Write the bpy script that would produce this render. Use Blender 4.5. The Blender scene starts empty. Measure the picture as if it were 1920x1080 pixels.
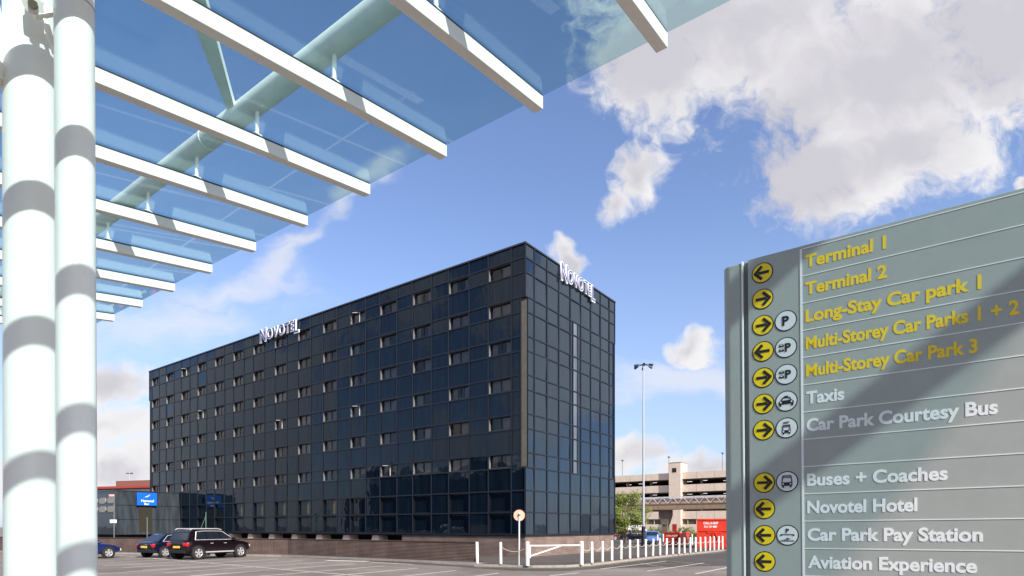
import bpy, bmesh, math, random
from mathutils import Vector, Matrix
random.seed(7)
scene = bpy.context.scene
COL = scene.collection
R = math.radians
PI = math.pi
CZ = 1.85; F = 1122.0; CX = 960.0; HY = 988.0      # camera height, focal length and horizon in photo pixels

# ------------------------------------------------------------------ camera
cam = bpy.data.cameras.new("camera"); camo = bpy.data.objects.new("camera", cam); COL.objects.link(camo)
camo.location = (0, 0, CZ); camo.rotation_euler = (R(90), 0, 0)
cam.sensor_width = 36; cam.lens = F / 1920 * 36; cam.shift_y = (HY - 540) / 1920
cam.clip_start = 0.05; cam.clip_end = 6000
scene.camera = camo
scene.view_settings.view_transform = 'Standard'; scene.view_settings.look = 'None'
scene.view_settings.exposure = 0.55; scene.view_settings.gamma = 1
scene.render.resolution_x = 1024; scene.render.resolution_y = 576

# street frame: b runs across the forecourt (away), a runs along the hotel front (left, away)
TH = math.atan2(.806, .592)
V2 = Vector((math.cos(TH), math.sin(TH), 0)); U2 = Vector((-math.sin(TH), math.cos(TH), 0))
def W(a, b, z=0): return U2 * a + V2 * b + Vector((0, 0, z))
def G(px, py):
    D = F * CZ / (py - HY); return Vector(((px - CX) / F * D, D, 0))
def AT(px, py, D): return Vector(((px - CX) / F * D, D, CZ + (HY - py) / F * D))

# ------------------------------------------------------------------ sun
SD = (U2 * -3.2 + V2 * -1.0 + Vector((0, 0, 2.25))).normalized()   # towards the sun
sun = bpy.data.lights.new("sun", 'SUN'); suno = bpy.data.objects.new("sun", sun); COL.objects.link(suno)
sun.energy = 5.0; sun.angle = R(0.5); sun.color = (1.0, 0.935, 0.85)
suno.rotation_euler = SD.to_track_quat('Z', 'Y').to_euler()

# ------------------------------------------------------------------ world
world = bpy.data.worlds.new("World"); scene.world = world; world.use_nodes = True
nt = world.node_tree; nt.nodes.clear(); L = nt.links
def N(t, **k):
    n = nt.nodes.new(t)
    for a_, b_ in k.items(): setattr(n, a_, b_)
    return n
def M(op, a, b=None, c=None, clamp=False):
    n = N('ShaderNodeMath', operation=op); n.use_clamp = clamp
    for i, x in enumerate((a, b, c)):
        if x is None: continue
        if isinstance(x, (int, float)): n.inputs[i].default_value = x
        else: L.new(x, n.inputs[i])
    return n.outputs[0]
def VM(op, a, b=None):
    n = N('ShaderNodeVectorMath', operation=op)
    for i, x in enumerate((a, b)):
        if x is None: continue
        if isinstance(x, (tuple, Vector)): n.inputs[i].default_value = x
        else: L.new(x, n.inputs[i])
    return n
def SS(x, lo, hi):
    n = N('ShaderNodeMapRange', interpolation_type='SMOOTHSTEP'); L.new(x, n.inputs[0])
    n.inputs[1].default_value = lo; n.inputs[2].default_value = hi; return n.outputs[0]
def MIXC(f, a, b, bt='MIX'):
    n = N('ShaderNodeMix', data_type='RGBA', blend_type=bt)
    for i, x in ((0, f), (6, a), (7, b)):
        if isinstance(x, (int, float)): n.inputs[i].default_value = x
        elif isinstance(x, tuple): n.inputs[i].default_value = x if len(x) == 4 else x + (1,)
        else: L.new(x, n.inputs[i])
    return n.outputs[2]
def NOISE(vec, sc, det=6, ro=.55):
    n = N('ShaderNodeTexNoise'); L.new(vec, n.inputs['Vector'])
    n.inputs['Scale'].default_value = sc; n.inputs['Detail'].default_value = det; n.inputs['Roughness'].default_value = ro
    return n.outputs[0]
tc = N('ShaderNodeTexCoord'); gen = tc.outputs['Generated']
sky = N('ShaderNodeTexSky', sky_type='NISHITA'); sky.sun_disc = False
sky.sun_elevation = math.asin(SD.z); sky.sun_rotation = math.atan2(SD.x, SD.y)
sky.air_density = 1.0; sky.dust_density = 0.6; sky.ozone_density = 1.5
sep = N('ShaderNodeSeparateXYZ'); L.new(gen, sep.inputs[0])
dx, dy, dz = sep.outputs
ys = M('MAXIMUM', dy, .05)
gu = M('DIVIDE', dx, ys); gv = M('DIVIDE', dz, ys)       # gnomonic chart of the sky round due north
cmb = N('ShaderNodeCombineXYZ'); L.new(gu, cmb.inputs[0]); L.new(gv, cmb.inputs[1]); P0 = cmb.outputs[0]
wn = N('ShaderNodeTexNoise'); L.new(P0, wn.inputs['Vector']); wn.inputs['Scale'].default_value = 11; wn.inputs['Detail'].default_value = 3
P = VM('ADD', P0, VM('MULTIPLY', VM('SUBTRACT', wn.outputs['Color'], (.5, .5, .5)).outputs[0], (.10, .10, 0)).outputs[0]).outputs[0]
def blob(cx, cy, rx, ry, ang=0, w=1.0):
    c = ((cx - CX) / F, (HY - cy) / F, 0)
    d = VM('SUBTRACT', P, c).outputs[0]
    if ang:
        r = N('ShaderNodeVectorRotate', rotation_type='Z_AXIS'); L.new(d, r.inputs['Vector']); r.inputs['Angle'].default_value = R(-ang); d = r.outputs[0]
    d = VM('MULTIPLY', d, (F / rx, F / ry, 0)).outputs[0]
    ln = VM('LENGTH', d).outputs['Value']
    return M('MULTIPLY', M('SUBTRACT', 1.0, ln), w)
def umax(lst):
    o = lst[0]
    for x in lst[1:]: o = M('MAXIMUM', o, x)
    return o
cum = umax([blob(1230, 110, 155, 145), blob(1400, 30, 330, 200), blob(1640, 130, 330, 235, 8), blob(1520, 330, 155, 110), blob(1700, 280, 230, 120, 12),
            blob(1900, 60, 260, 240), blob(1200, 315, 62, 56, 45, .85), blob(1150, 385, 56, 34, 40, .7), blob(1062, 492, 38, 30), blob(1296, 655, 62, 34, 0, .9),
            blob(1915, 335, 22, 16), blob(200, 720, 150, 52), blob(170, 800, 180, 60), blob(190, 890, 260, 62),
            blob(1180, 850, 110, 42, 0, .9), blob(1330, 885, 140, 34, 0, .8), blob(1600, 930, 300, 60), blob(700, 930, 500, 50, 0, .5)])
nA = NOISE(P, 6.0, 9, .58); nB = NOISE(P, 2.6, 5, .5)
nH = NOISE(P, 22.0, 8, .62)
cumd = M('ADD', cum, M('ADD', M('MULTIPLY', M('SUBTRACT', nA, .5), 1.5), M('MULTIPLY', M('SUBTRACT', nH, .5), 1.3)))
ca = SS(cumd, -.10, .50)
# cirrus streaks
mp = N('ShaderNodeMapping'); L.new(P, mp.inputs[0]); mp.inputs['Rotation'].default_value = (0, 0, R(-28)); mp.inputs['Scale'].default_value = (2.2, 9, 1)
nC = NOISE(mp.outputs[0], 2.2, 8, .6)
cir = umax([blob(690, 345, 190, 30, 36), blob(530, 490, 130, 42, 48), blob(430, 550, 200, 36, 14), blob(1270, 715, 230, 52, 6), blob(330, 600, 330, 60, 10, .8)])
cia = M('MULTIPLY', SS(M('ADD', cir, M('MULTIPLY', M('SUBTRACT', nC, .5), 1.6)), .0, .9), .62)
front = M('MAXIMUM', ca, cia)
# rest of the dome
nG = NOISE(VM('ADD', gen, (3.1, 1.7, .4)).outputs[0], 3.6, 8, .52)
ga = SS(nG, .475, .55)
inn = SS(dy, .42, .56)
alpha = M('ADD', M('MULTIPLY', front, inn), M('MULTIPLY', ga, M('SUBTRACT', 1.0, inn)))
# cloud tone: bright lobes, lilac grey bases
sh = SS(M('ADD', M('ADD', M('MULTIPLY', M('SUBTRACT', .62, cum), .55), M('MULTIPLY', M('MAXIMUM', M('SUBTRACT', .40, gv), 0.0), .7)), M('ADD', M('MULTIPLY', M('SUBTRACT', nB, .5), 1.1), M('MULTIPLY', M('SUBTRACT', nA, .5), .8))), -.12, .36)
CLB = 3.15
cc = MIXC(sh, (CLB * .98, CLB * .96, CLB * 1.05), (CLB * 1.42, CLB * 1.40, CLB * 1.42))
# horizon haze in the sky colour itself
hz = M('MULTIPLY', M('SUBTRACT', 1.0, SS(dz, -.02, .50)), M('MULTIPLY_ADD', inn, .6, .4))
skc = MIXC(1.0, sky.outputs[0], (.98, .96, 1.10), 'MULTIPLY')
skc = MIXC(M('MULTIPLY', hz, .66), skc, (2.3, 2.95, 4.2))
fin = MIXC(alpha, skc, cc)
bg = N('ShaderNodeBackground'); L.new(fin, bg.inputs[0]); bg.inputs[1].default_value = 0.14
wo = N('ShaderNodeOutputWorld'); L.new(bg.outputs[0], wo.inputs[0])

# ------------------------------------------------------------------ materials
MATS = {}
def mat(name, col, rough=.6, metal=0, spec=.5, noise=0, nscale=8, bump=0, bscale=30, ior=None, coat=0, emit=0):
    if name in MATS: return MATS[name]
    m = bpy.data.materials.new(name); m.use_nodes = True; t = m.node_tree; b = t.nodes['Principled BSDF']
    b.inputs['Base Color'].default_value = (*col, 1); b.inputs['Roughness'].default_value = rough
    b.inputs['Metallic'].default_value = metal; b.inputs['Specular IOR Level'].default_value = spec
    if ior: b.inputs['IOR'].default_value = ior
    if coat: b.inputs['Coat Weight'].default_value = coat; b.inputs['Coat Roughness'].default_value = .05
    if emit:
        b.inputs['Emission Color'].default_value = (*col, 1); b.inputs['Emission Strength'].default_value = emit
    if noise or bump:
        tcn = t.nodes.new('ShaderNodeTexCoord')
    if noise:
        n = t.nodes.new('ShaderNodeTexNoise'); n.inputs['Scale'].default_value = nscale; n.inputs['Detail'].default_value = 8; n.inputs['Roughness'].default_value = .65
        t.links.new(tcn.outputs['Object'], n.inputs[0])
        r = t.nodes.new('ShaderNodeMapRange'); r.inputs[1].default_value = .3; r.inputs[2].default_value = .7
        r.inputs[3].default_value = 1 - noise; r.inputs[4].default_value = 1 + noise
        t.links.new(n.outputs[0], r.inputs[0])
        mx = t.nodes.new('ShaderNodeVectorMath'); mx.operation = 'SCALE'; mx.inputs[0].default_value = col
        t.links.new(r.outputs[0], mx.inputs['Scale']); t.links.new(mx.outputs[0], b.inputs['Base Color'])
    if bump:
        n2 = t.nodes.new('ShaderNodeTexNoise'); n2.inputs['Scale'].default_value = bscale; n2.inputs['Detail'].default_value = 4
        t.links.new(tcn.outputs['Object'], n2.inputs[0])
        bp = t.nodes.new('ShaderNodeBump'); bp.inputs['Strength'].default_value = bump; bp.inputs['Distance'].default_value = .02
        t.links.new(n2.outputs[0], bp.inputs['Height']); t.links.new(bp.outputs[0], b.inputs['Normal'])
    MATS[name] = m; return m

def brick_mat(name, c1, c2, mortar, plane='YZ'):
    m = bpy.data.materials.new(name); m.use_nodes = True; t = m.node_tree; b = t.nodes['Principled BSDF']
    tcn = t.nodes.new('ShaderNodeTexCoord'); s = t.nodes.new('ShaderNodeSeparateXYZ'); t.links.new(tcn.outputs['Object'], s.inputs[0])
    ad = t.nodes.new('ShaderNodeMath'); ad.operation = 'ADD'; t.links.new(s.outputs[0], ad.inputs[0]); t.links.new(s.outputs[1], ad.inputs[1])
    c = t.nodes.new('ShaderNodeCombineXYZ'); t.links.new(ad.outputs[0], c.inputs[0]); t.links.new(s.outputs[2], c.inputs[1])
    br = t.nodes.new('ShaderNodeTexBrick'); t.links.new(c.outputs[0], br.inputs['Vector'])
    br.inputs['Color1'].default_value = (*c1, 1); br.inputs['Color2'].default_value = (*c2, 1); br.inputs['Mortar'].default_value = (*mortar, 1)
    br.inputs['Scale'].default_value = 1; br.inputs['Brick Width'].default_value = .225; br.inputs['Row Height'].default_value = .075
    br.inputs['Mortar Size'].default_value = .011; br.inputs['Mortar Smooth'].default_value = .3
    n = t.nodes.new('ShaderNodeTexNoise'); n.inputs['Scale'].default_value = 1.3; n.inputs['Detail'].default_value = 6
    t.links.new(tcn.outputs['Object'], n.inputs[0])
    r = t.nodes.new('ShaderNodeMapRange'); r.inputs[1].default_value = .3; r.inputs[2].default_value = .7; r.inputs[3].default_value = .72; r.inputs[4].default_value = 1.25
    t.links.new(n.outputs[0], r.inputs[0])
    mx = t.nodes.new('ShaderNodeVectorMath'); mx.operation = 'SCALE'; t.links.new(br.outputs[0], mx.inputs[0]); t.links.new(r.outputs[0], mx.inputs['Scale'])
    t.links.new(mx.outputs[0], b.inputs['Base Color']); b.inputs['Roughness'].default_value = .85
    bp = t.nodes.new('ShaderNodeBump'); bp.inputs['Strength'].default_value = .4; bp.inputs['Distance'].default_value = .006; bp.invert = True
    t.links.new(br.outputs['Fac'], bp.inputs['Height']); t.links.new(bp.outputs[0], b.inputs['Normal'])
    return m

def asphalt(name, col, sp=.35, patch=.16):
    m = bpy.data.materials.new(name); m.use_nodes = True; t = m.node_tree; b = t.nodes['Principled BSDF']
    tcn = t.nodes.new('ShaderNodeTexCoord')
    def ns(sc, d, lo, hi, a, bb):
        n = t.nodes.new('ShaderNodeTexNoise'); n.inputs['Scale'].default_value = sc; n.inputs['Detail'].default_value = d; n.inputs['Roughness'].default_value = .7
        t.links.new(tcn.outputs['Object'], n.inputs[0])
        r = t.nodes.new('ShaderNodeMapRange'); r.inputs[1].default_value = lo; r.inputs[2].default_value = hi; r.inputs[3].default_value = a; r.inputs[4].default_value = bb
        t.links.new(n.outputs[0], r.inputs[0]); return n, r.outputs[0]
    n1, a1 = ns(.22, 6, .3, .7, 1 - patch, 1 + patch); n2, a2 = ns(28, 4, .3, .7, 1 - sp, 1 + sp)
    k = t.nodes.new('ShaderNodeMath'); k.operation = 'MULTIPLY'; t.links.new(a1, k.inputs[0]); t.links.new(a2, k.inputs[1])
    mx = t.nodes.new('ShaderNodeVectorMath'); mx.operation = 'SCALE'; mx.inputs[0].default_value = col; t.links.new(k.outputs[0], mx.inputs['Scale'])
    t.links.new(mx.outputs[0], b.inputs['Base Color']); b.inputs['Roughness'].default_value = .9; b.inputs['Specular IOR Level'].default_value = .3
    bp = t.nodes.new('ShaderNodeBump'); bp.inputs['Strength'].default_value = .5; bp.inputs['Distance'].default_value = .01
    t.links.new(n2.outputs[0], bp.inputs['Height']); t.links.new(bp.outputs[0], b.inputs['Normal'])
    return m

def schlick(t, f0, k=1.0, add=0.0, p=5.0):
    g_ = t.nodes.new('ShaderNodeNewGeometry'); d = t.nodes.new('ShaderNodeVectorMath'); d.operation = 'DOT_PRODUCT'
    t.links.new(g_.outputs['Normal'], d.inputs[0]); t.links.new(g_.outputs['Incoming'], d.inputs[1])
    def mm(op, a, b=None):
        n = t.nodes.new('ShaderNodeMath'); n.operation = op
        for i, x in enumerate((a, b)):
            if x is None: continue
            if isinstance(x, (int, float)): n.inputs[i].default_value = x
            else: t.links.new(x, n.inputs[i])
        return n.outputs[0]
    c = mm('ABSOLUTE', d.outputs['Value']); q = mm('POWER', mm('SUBTRACT', 1.0, c), p)
    r = mm('ADD', mm('MULTIPLY', mm('ADD', mm('MULTIPLY', q, 1 - f0), f0), k), add)
    return mm('MINIMUM', r, 1.0)

def mirror_glass(name, col, refl, wav=.35, f0=.030):     # solar control glass: dark body, tinted mirror coat, rolled waviness
    m = bpy.data.materials.new(name); m.use_nodes = True; t = m.node_tree; b = t.nodes['Principled BSDF']; out = t.nodes['Material Output']
    tcn = t.nodes.new('ShaderNodeTexCoord')
    n = t.nodes.new('ShaderNodeTexNoise'); n.inputs['Scale'].default_value = .9; n.inputs['Detail'].default_value = 2
    t.links.new(tcn.outputs['Object'], n.inputs[0])
    bp = t.nodes.new('ShaderNodeBump'); bp.inputs['Strength'].default_value = wav; bp.inputs['Distance'].default_value = .02
    t.links.new(n.outputs[0], bp.inputs['Height'])
    n3 = t.nodes.new('ShaderNodeTexNoise'); n3.inputs['Scale'].default_value = 3; n3.inputs['Detail'].default_value = 8
    mpn = t.nodes.new('ShaderNodeMapping'); mpn.inputs['Scale'].default_value = (1, 1, .12)
    t.links.new(tcn.outputs['Object'], mpn.inputs[0]); t.links.new(mpn.outputs[0], n3.inputs[0])
    r3 = t.nodes.new('ShaderNodeMapRange'); r3.inputs[1].default_value = .35; r3.inputs[2].default_value = .75; r3.inputs[3].default_value = .7; r3.inputs[4].default_value = 1.5
    t.links.new(n3.outputs[0], r3.inputs[0])
    mx = t.nodes.new('ShaderNodeVectorMath'); mx.operation = 'SCALE'; mx.inputs[0].default_value = col; t.links.new(r3.outputs[0], mx.inputs['Scale'])
    t.links.new(mx.outputs[0], b.inputs['Base Color']); b.inputs['Roughness'].default_value = .5; b.inputs['Specular IOR Level'].default_value = .0
    g = t.nodes.new('ShaderNodeBsdfGlossy'); g.inputs['Color'].default_value = (*refl, 1); g.inputs['Roughness'].default_value = .025
    t.links.new(bp.outputs[0], g.inputs['Normal'])
    ms = t.nodes.new('ShaderNodeMixShader'); t.links.new(schlick(t, f0), ms.inputs[0]); t.links.new(b.outputs[0], ms.inputs[1]); t.links.new(g.outputs[0], ms.inputs[2])
    t.links.new(ms.outputs[0], out.inputs[0]); return m

def clear_glass(name, tint, ior=1.5, rough=0.0, boost=1.0):
    m = bpy.data.materials.new(name); m.use_nodes = True; t = m.node_tree; out = t.nodes['Material Output']
    t.nodes.remove(t.nodes['Principled BSDF'])
    a = t.nodes.new('ShaderNodeBsdfTransparent'); a.inputs[0].default_value = (*tint, 1)
    g = t.nodes.new('ShaderNodeBsdfGlossy'); g.inputs['Roughness'].default_value = rough
    ms = t.nodes.new('ShaderNodeMixShader'); t.links.new(schlick(t, ((ior - 1) / (ior + 1)) ** 2, boost), ms.inputs[0]); t.links.new(a.outputs[0], ms.inputs[1]); t.links.new(g.outputs[0], ms.inputs[2])
    t.links.new(ms.outputs[0], out.inputs[0]); return m

white_steel = mat('white_steel', (.88, .845, .79), .38, noise=.035, nscale=5)
white_tube = mat('white_tube', (.90, .90, .86), .4, noise=.07, nscale=6)
black = mat('black', (.012, .012, .014), .5)
seal_black = mat('seal_black', (.02, .02, .02), .6)
canopy_glass = clear_glass('canopy_glass', (.742, .870, .885), 1.5, 0, .9)
hotel_glass = mirror_glass('hotel_glass', (.004, .009, .017), (.80, .89, 1.0), .4)
side_glass = mirror_glass('side_glass', (.005, .011, .020), (.72, .84, 1.0), .35, .105)
stair_glass = mirror_glass('stair_glass', (.10, .12, .15), (.9, .95, 1.0))
window_glass = clear_glass('window_glass', (.62, .63, .66), 1.5)
mullion_mat = mat('mullion_mat', (.012, .018, .030), .45, metal=.3)
coping_mat = mat('coping_mat', (.05, .06, .075), .35, metal=.5)
reveal_mat = mat('reveal_mat', (.15, .15, .16), .6)
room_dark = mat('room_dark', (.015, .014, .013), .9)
curtain_mat = mat('curtain_mat', (.50, .47, .43), .9)
curtain_lit = mat('curtain_lit', (.92, .88, .76), .9)  # lit look of some curtains put into a paler cloth colour
concrete = mat('concrete', (.05, .045, .036), .85, noise=.2, nscale=3)
concrete_pale = mat('concrete_pale', (.66, .54, .44), .88, noise=.10, nscale=.8)
concrete_tan = mat('concrete_tan', (.30, .21, .14), .9, noise=.25, nscale=1.5)
brick_dark = brick_mat('brick_dark', (.060, .027, .020), (.034, .018, .015), (.25, .19, .16))
brick_light = brick_mat('brick_light', (.115, .066, .052), (.075, .045, .038), (.36, .29, .25))
road_mat = asphalt('road_mat', (.185, .160, .142), .5, .38)
pave_mat = asphalt('pave_mat', (.088, .076, .068), .3, .22)
line_mat = mat('line_mat', (.62, .57, .50), .8, noise=.22, nscale=9)
yellow_line = mat('yellow_line', (.50, .42, .22), .8, noise=.35, nscale=7)
kerb_mat = mat('kerb_mat', (.30, .27, .24), .85, noise=.2, nscale=4)
bollard_mat = mat('bollard_mat', (.80, .79, .77), .45, noise=.06, nscale=12)
leaf_mat = mat('leaf_mat', (.17, .20, .03), .6, noise=.5, nscale=3)
leaf_mat2 = mat('leaf_mat2', (.05, .075, .018), .6, noise=.4, nscale=3)
bark = mat('bark', (.09, .065, .045), .9)
red_paint = mat('red_paint', (.60, .035, .012), .42, noise=.18, nscale=3)
white_paint = mat('white_paint', (.82, .82, .82), .4)

# ------------------------------------------------------------------ mesh helpers
class MB:
    def __init__(s): s.v = []; s.f = []; s.m = []; s.s = []
    def add(s, vs, fs, mi=0, sm=False):
        o = len(s.v); s.v += [tuple(v) for v in vs]
        for f in fs: s.f.append(tuple(i + o for i in f)); s.m.append(mi); s.s.append(sm)
        return s
    def box(s, x0, x1, y0, y1, z0, z1, mi=0, mtx=None):
        vs = [Vector((x, y, z)) for z in (z0, z1) for y in (y0, y1) for x in (x0, x1)]
        if mtx: vs = [mtx @ v for v in vs]
        return s.add(vs, [(0, 2, 3, 1), (4, 5, 7, 6), (0, 1, 5, 4), (2, 6, 7, 3), (0, 4, 6, 2), (1, 3, 7, 5)], mi)
    def beam(s, p, q, w, h, up=Vector((0, 0, 1)), mi=0):
        p = Vector(p); q = Vector(q); d = (q - p); ln = d.length; d.normalize(); x = d.cross(up)
        if x.length < 1e-4: x = Vector((1, 0, 0))
        x.normalize(); z = x.cross(d)
        m = Matrix((x, d, z)).transposed().to_4x4(); m.translation = p
        return s.box(-w / 2, w / 2, 0, ln, -h / 2, h / 2, mi, m)
    def cyl(s, p, q, r0, r1=None, n=16, mi=0, cap=True, sm=True):
        p = Vector(p); q = Vector(q); r1 = r0 if r1 is None else r1; d = (q - p).normalized()
        x = d.orthogonal().normalized(); y = d.cross(x)
        ra = [p + (x * math.cos(2 * PI * i / n) + y * math.sin(2 * PI * i / n)) * r0 for i in range(n)]
        rb = [q + (x * math.cos(2 * PI * i / n) + y * math.sin(2 * PI * i / n)) * r1 for i in range(n)]
        s.add(ra + rb, [(i, (i + 1) % n, n + (i + 1) % n, n + i) for i in range(n)], mi, sm)
        if cap: s.add(ra, [tuple(reversed(range(n)))], mi); s.add(rb, [tuple(range(n))], mi)
        return s
    def tube(s, pts, r, n=8, mi=0):
        for a, b in zip(pts, pts[1:]): s.cyl(a, b, r, r, n, mi)
        return s
    def prism(s, poly, ax, lo, hi, mi=0):      # poly in the two other axes, extruded along ax
        def mk(p, t):
            l = list(p); l.insert(ax, t); return l
        n = len(poly); vs = [mk(p, lo) for p in poly] + [mk(p, hi) for p in poly]
        return s.add(vs, [tuple(range(n)), tuple(range(2 * n - 1, n - 1, -1))] + [(i, n + i, n + (i + 1) % n, (i + 1) % n) for i in range(n)], mi)
    def mesh(s, name, mats):
        me = bpy.data.meshes.new(name); me.from_pydata(s.v, [], s.f)
        for m in (mats if isinstance(mats, (list, tuple)) else [mats]): me.materials.append(m)
        me.polygons.foreach_set('material_index', s.m); me.polygons.foreach_set('use_smooth', s.s)
        bm = bmesh.new(); bm.from_mesh(me); bmesh.ops.recalc_face_normals(bm, faces=bm.faces); bm.to_mesh(me); bm.free()
        return me
    def build(s, name, mats, parent=None, bevel=0):
        o = bpy.data.objects.new(name, s.mesh(name, mats)); COL.objects.link(o)
        if parent: o.parent = parent
        if bevel:
            b = o.modifiers.new('bevel', 'BEVEL'); b.width = bevel; b.segments = 2; b.limit_method = 'ANGLE'
        return o
def tag(o, label=None, cat=None, group=None, kind=None):
    if label: o['label'] = label
    if cat: o['category'] = cat
    if group: o['group'] = group
    if kind: o['kind'] = kind
    return o
def thing(name, label, cat, loc=(0, 0, 0), rz=0, group=None):
    o = bpy.data.objects.new(name, None); COL.objects.link(o); o.location = loc; o.rotation_euler = (0, 0, rz)
    o.empty_display_size = .2
    return tag(o, label, cat, group)
def copy_tree(o, parent=None):
    c = o.copy(); COL.objects.link(c); c.parent = parent
    for ch in list(o.children): copy_tree(ch, c)
    return c
_caps = {}
def text_mesh(body, bold=.0, ext=.0, width=None, cap=None, ls=1.0, bev=0):
    cu = bpy.data.curves.new('t', 'FONT'); cu.body = body; cu.size = 1; cu.offset = bold; cu.extrude = ext; cu.space_character = ls
    cu.fill_mode = 'BOTH'; cu.resolution_u = 5
    o = bpy.data.objects.new('t', cu); COL.objects.link(o)
    dg = bpy.context.evaluated_depsgraph_get(); dg.update()
    me = bpy.data.meshes.new_from_object(o.evaluated_get(dg)); me.name = 'lettering'
    bpy.data.objects.remove(o); bpy.data.curves.remove(cu)
    xs = [v.co.x for v in me.vertices]; x0, x1 = min(xs), max(xs)
    sy = (cap / .69) if cap else 1.0
    sx = (width / (x1 - x0)) if width else sy
    for v in me.vertices: v.co = Vector(((v.co.x - x0) * sx, v.co.y * sy, v.co.z))
    return me
TEXTM = Matrix(((1, 0, 0, 0), (0, 0, -1, 0), (0, 1, 0, 0), (0, 0, 0, 1)))   # text plane stands up, facing -y
def put_text(name, me, parent, m, mtx):
    me = me.copy(); me.transform(mtx); me.materials.clear()
    for x in (m if isinstance(m, list) else [m]): me.materials.append(x)
    o = bpy.data.objects.new(name, me); COL.objects.link(o); o.parent = parent; return o

# ------------------------------------------------------------------ ground
g = MB(); g.add([(-3000, -3000, 0), (3000, -3000, 0), (3000, 3000, 0), (-3000, 3000, 0)], [(0, 1, 2, 3)])
tag(g.build('ground', road_mat), kind='structure')

EB = [(1357, 1033), (1320, 1037), (1270, 1042), (1220, 1047.5), (1180, 1052), (1140, 1057), (1105, 1061), (1060, 1064), (1000, 1064.5), (940, 1063), (890, 1062)]
edge = [G(*p) for p in EB]
wallp = [Vector((-1.86, 30.2, 0)), Vector((-14.4, 38.4, 0)), Vector((-29.5, 42.6, 0)), Vector((-60, 51.5, 0))]
far = G(1357, 1033)
back = [far + Vector((9, 4, 0)), Vector((60, 95, 0)), Vector((-90, 150, 0)), Vector((-90, 60, 0))]
wp = [w + Vector((0, -1.0 if i else -.9, 0)) for i, w in enumerate(wallp)]
poly = [far + Vector((6, -3.0, 0))] + edge + [wp[0] + Vector((.6, -.2, 0))] + wp + back[::-1]
pv = MB(); n = len(poly)
pv.add([(p.x, p.y, .10) for p in poly], [tuple(range(n))])
pv.add([(p.x, p.y, .10) for p in poly] + [(p.x, p.y, -.02) for p in poly], [(i, (i + 1) % n, n + (i + 1) % n, n + i) for i in range(n)])
tag(pv.build('pavement', pave_mat), kind='structure')
dk = MB(); dp = [G(*q_) for q_ in ((1357, 1033), (1270, 1042), (1180, 1052), (1060, 1064), (940, 1063), (890, 1062), (700, 1048), (540, 1041), (540, 1044.5), (700, 1053), (860, 1063), (960, 1070), (1060, 1071), (1130, 1066), (1240, 1063), (1420, 1060), (1480, 1040))]
dk.add([(q_.x, q_.y, .002) for q_ in dp], [tuple(range(len(dp)))])
tag(dk.build('dark_tarmac_strip', asphalt('dark_tarmac', (.075, .066, .060), .45, .3)), kind='structure')
kb = MB()
kl = [poly[0]] + edge + [wp[0] + Vector((.6, -.2, 0))] + wp
for p, q in zip(kl, kl[1:]):
    d = (q - p).normalized(); kb.beam(Vector((p.x, p.y, .05)) - d * .02, Vector((q.x, q.y, .05)) + d * .02, .13, .112)
tag(kb.build('kerb', kerb_mat), kind='structure')

# painted bay lines
def line(mb, p, q, w=.10, z=.004):
    p = Vector(p); q = Vector(q); d = (q - p).normalized(); nrm = Vector((-d.y, d.x, 0)) * w / 2
    mb.add([(*(v.xy), z) for v in (p - nrm, q - nrm, q + nrm, p + nrm)], [(0, 1, 2, 3)])
ln = MB()
E0 = Vector((-11.55, 32.95, 0)); st = Vector((1.835, -1.51, 0)); wd = Vector((.5, .866, 0))
for k in range(-9, 7):
    e = E0 + st * k; line(ln, e, e - wd * 8.5, .11)
line(ln, E0 + st * -10 - wd * 4.4, E0 + st * 6.5 - wd * 4.4, .11, .008)
for p, q in (((1126, 1067), (1248, 1052.5)), ((1213.7, 1071), (1320, 1055.6)), ((1304, 1076), (1375, 1062)), ((1405, 1079), (1460, 1066)), ((1030, 1080), (1085, 1074))):
    line(ln, G(*p), G(*q), .11)
line(ln, G(612, 1051), G(690, 1052.6), .55); line(ln, G(694, 1054.2), G(775, 1058.3), .16)
tag(ln.build('parking_bay_lines', line_mat), kind='structure')
yl = MB()
ep = [G(p[0], p[1] + 1.6) for p in EB]
for p, q in zip(ep, ep[1:]): line(yl, p, q, .07, .005)
for p, q in (((1140, 1060), (1250, 1057)), ((1195, 1055), (1270, 1068)), ((1235, 1050), (1330, 1059))): line(yl, G(*p), G(*q), .05, .006)
tag(yl.build('kerb_lines', yellow_line), kind='structure')

# ------------------------------------------------------------------ low brick wall
bw = thing('brick_wall', 'long low dark brick boundary wall behind the parked cars', 'wall', wallp[0])
for i in range(3):
    p, q = wallp[i] - wallp[0], wallp[i + 1] - wallp[0]
    d = q - p; seg = MB().box(0, d.length + (.0 if i else 0), 0, .33, -.02, 1.04, 0)
    o = seg.build('wall_panel', brick_dark, bw); o.location = p; o.rotation_euler = (0, 0, math.atan2(d.y, d.x)); o.scale = (1, -1, 1)
    cp = MB().box(-.01, d.length, -.02, .35, 1.043, 1.10).build('coping', mat('coping_brick', (.06, .035, .028), .85, noise=.3, nscale=10), bw)
    cp.location = p; cp.rotation_euler = o.rotation_euler; cp.scale = (1, -1, 1)

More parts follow.
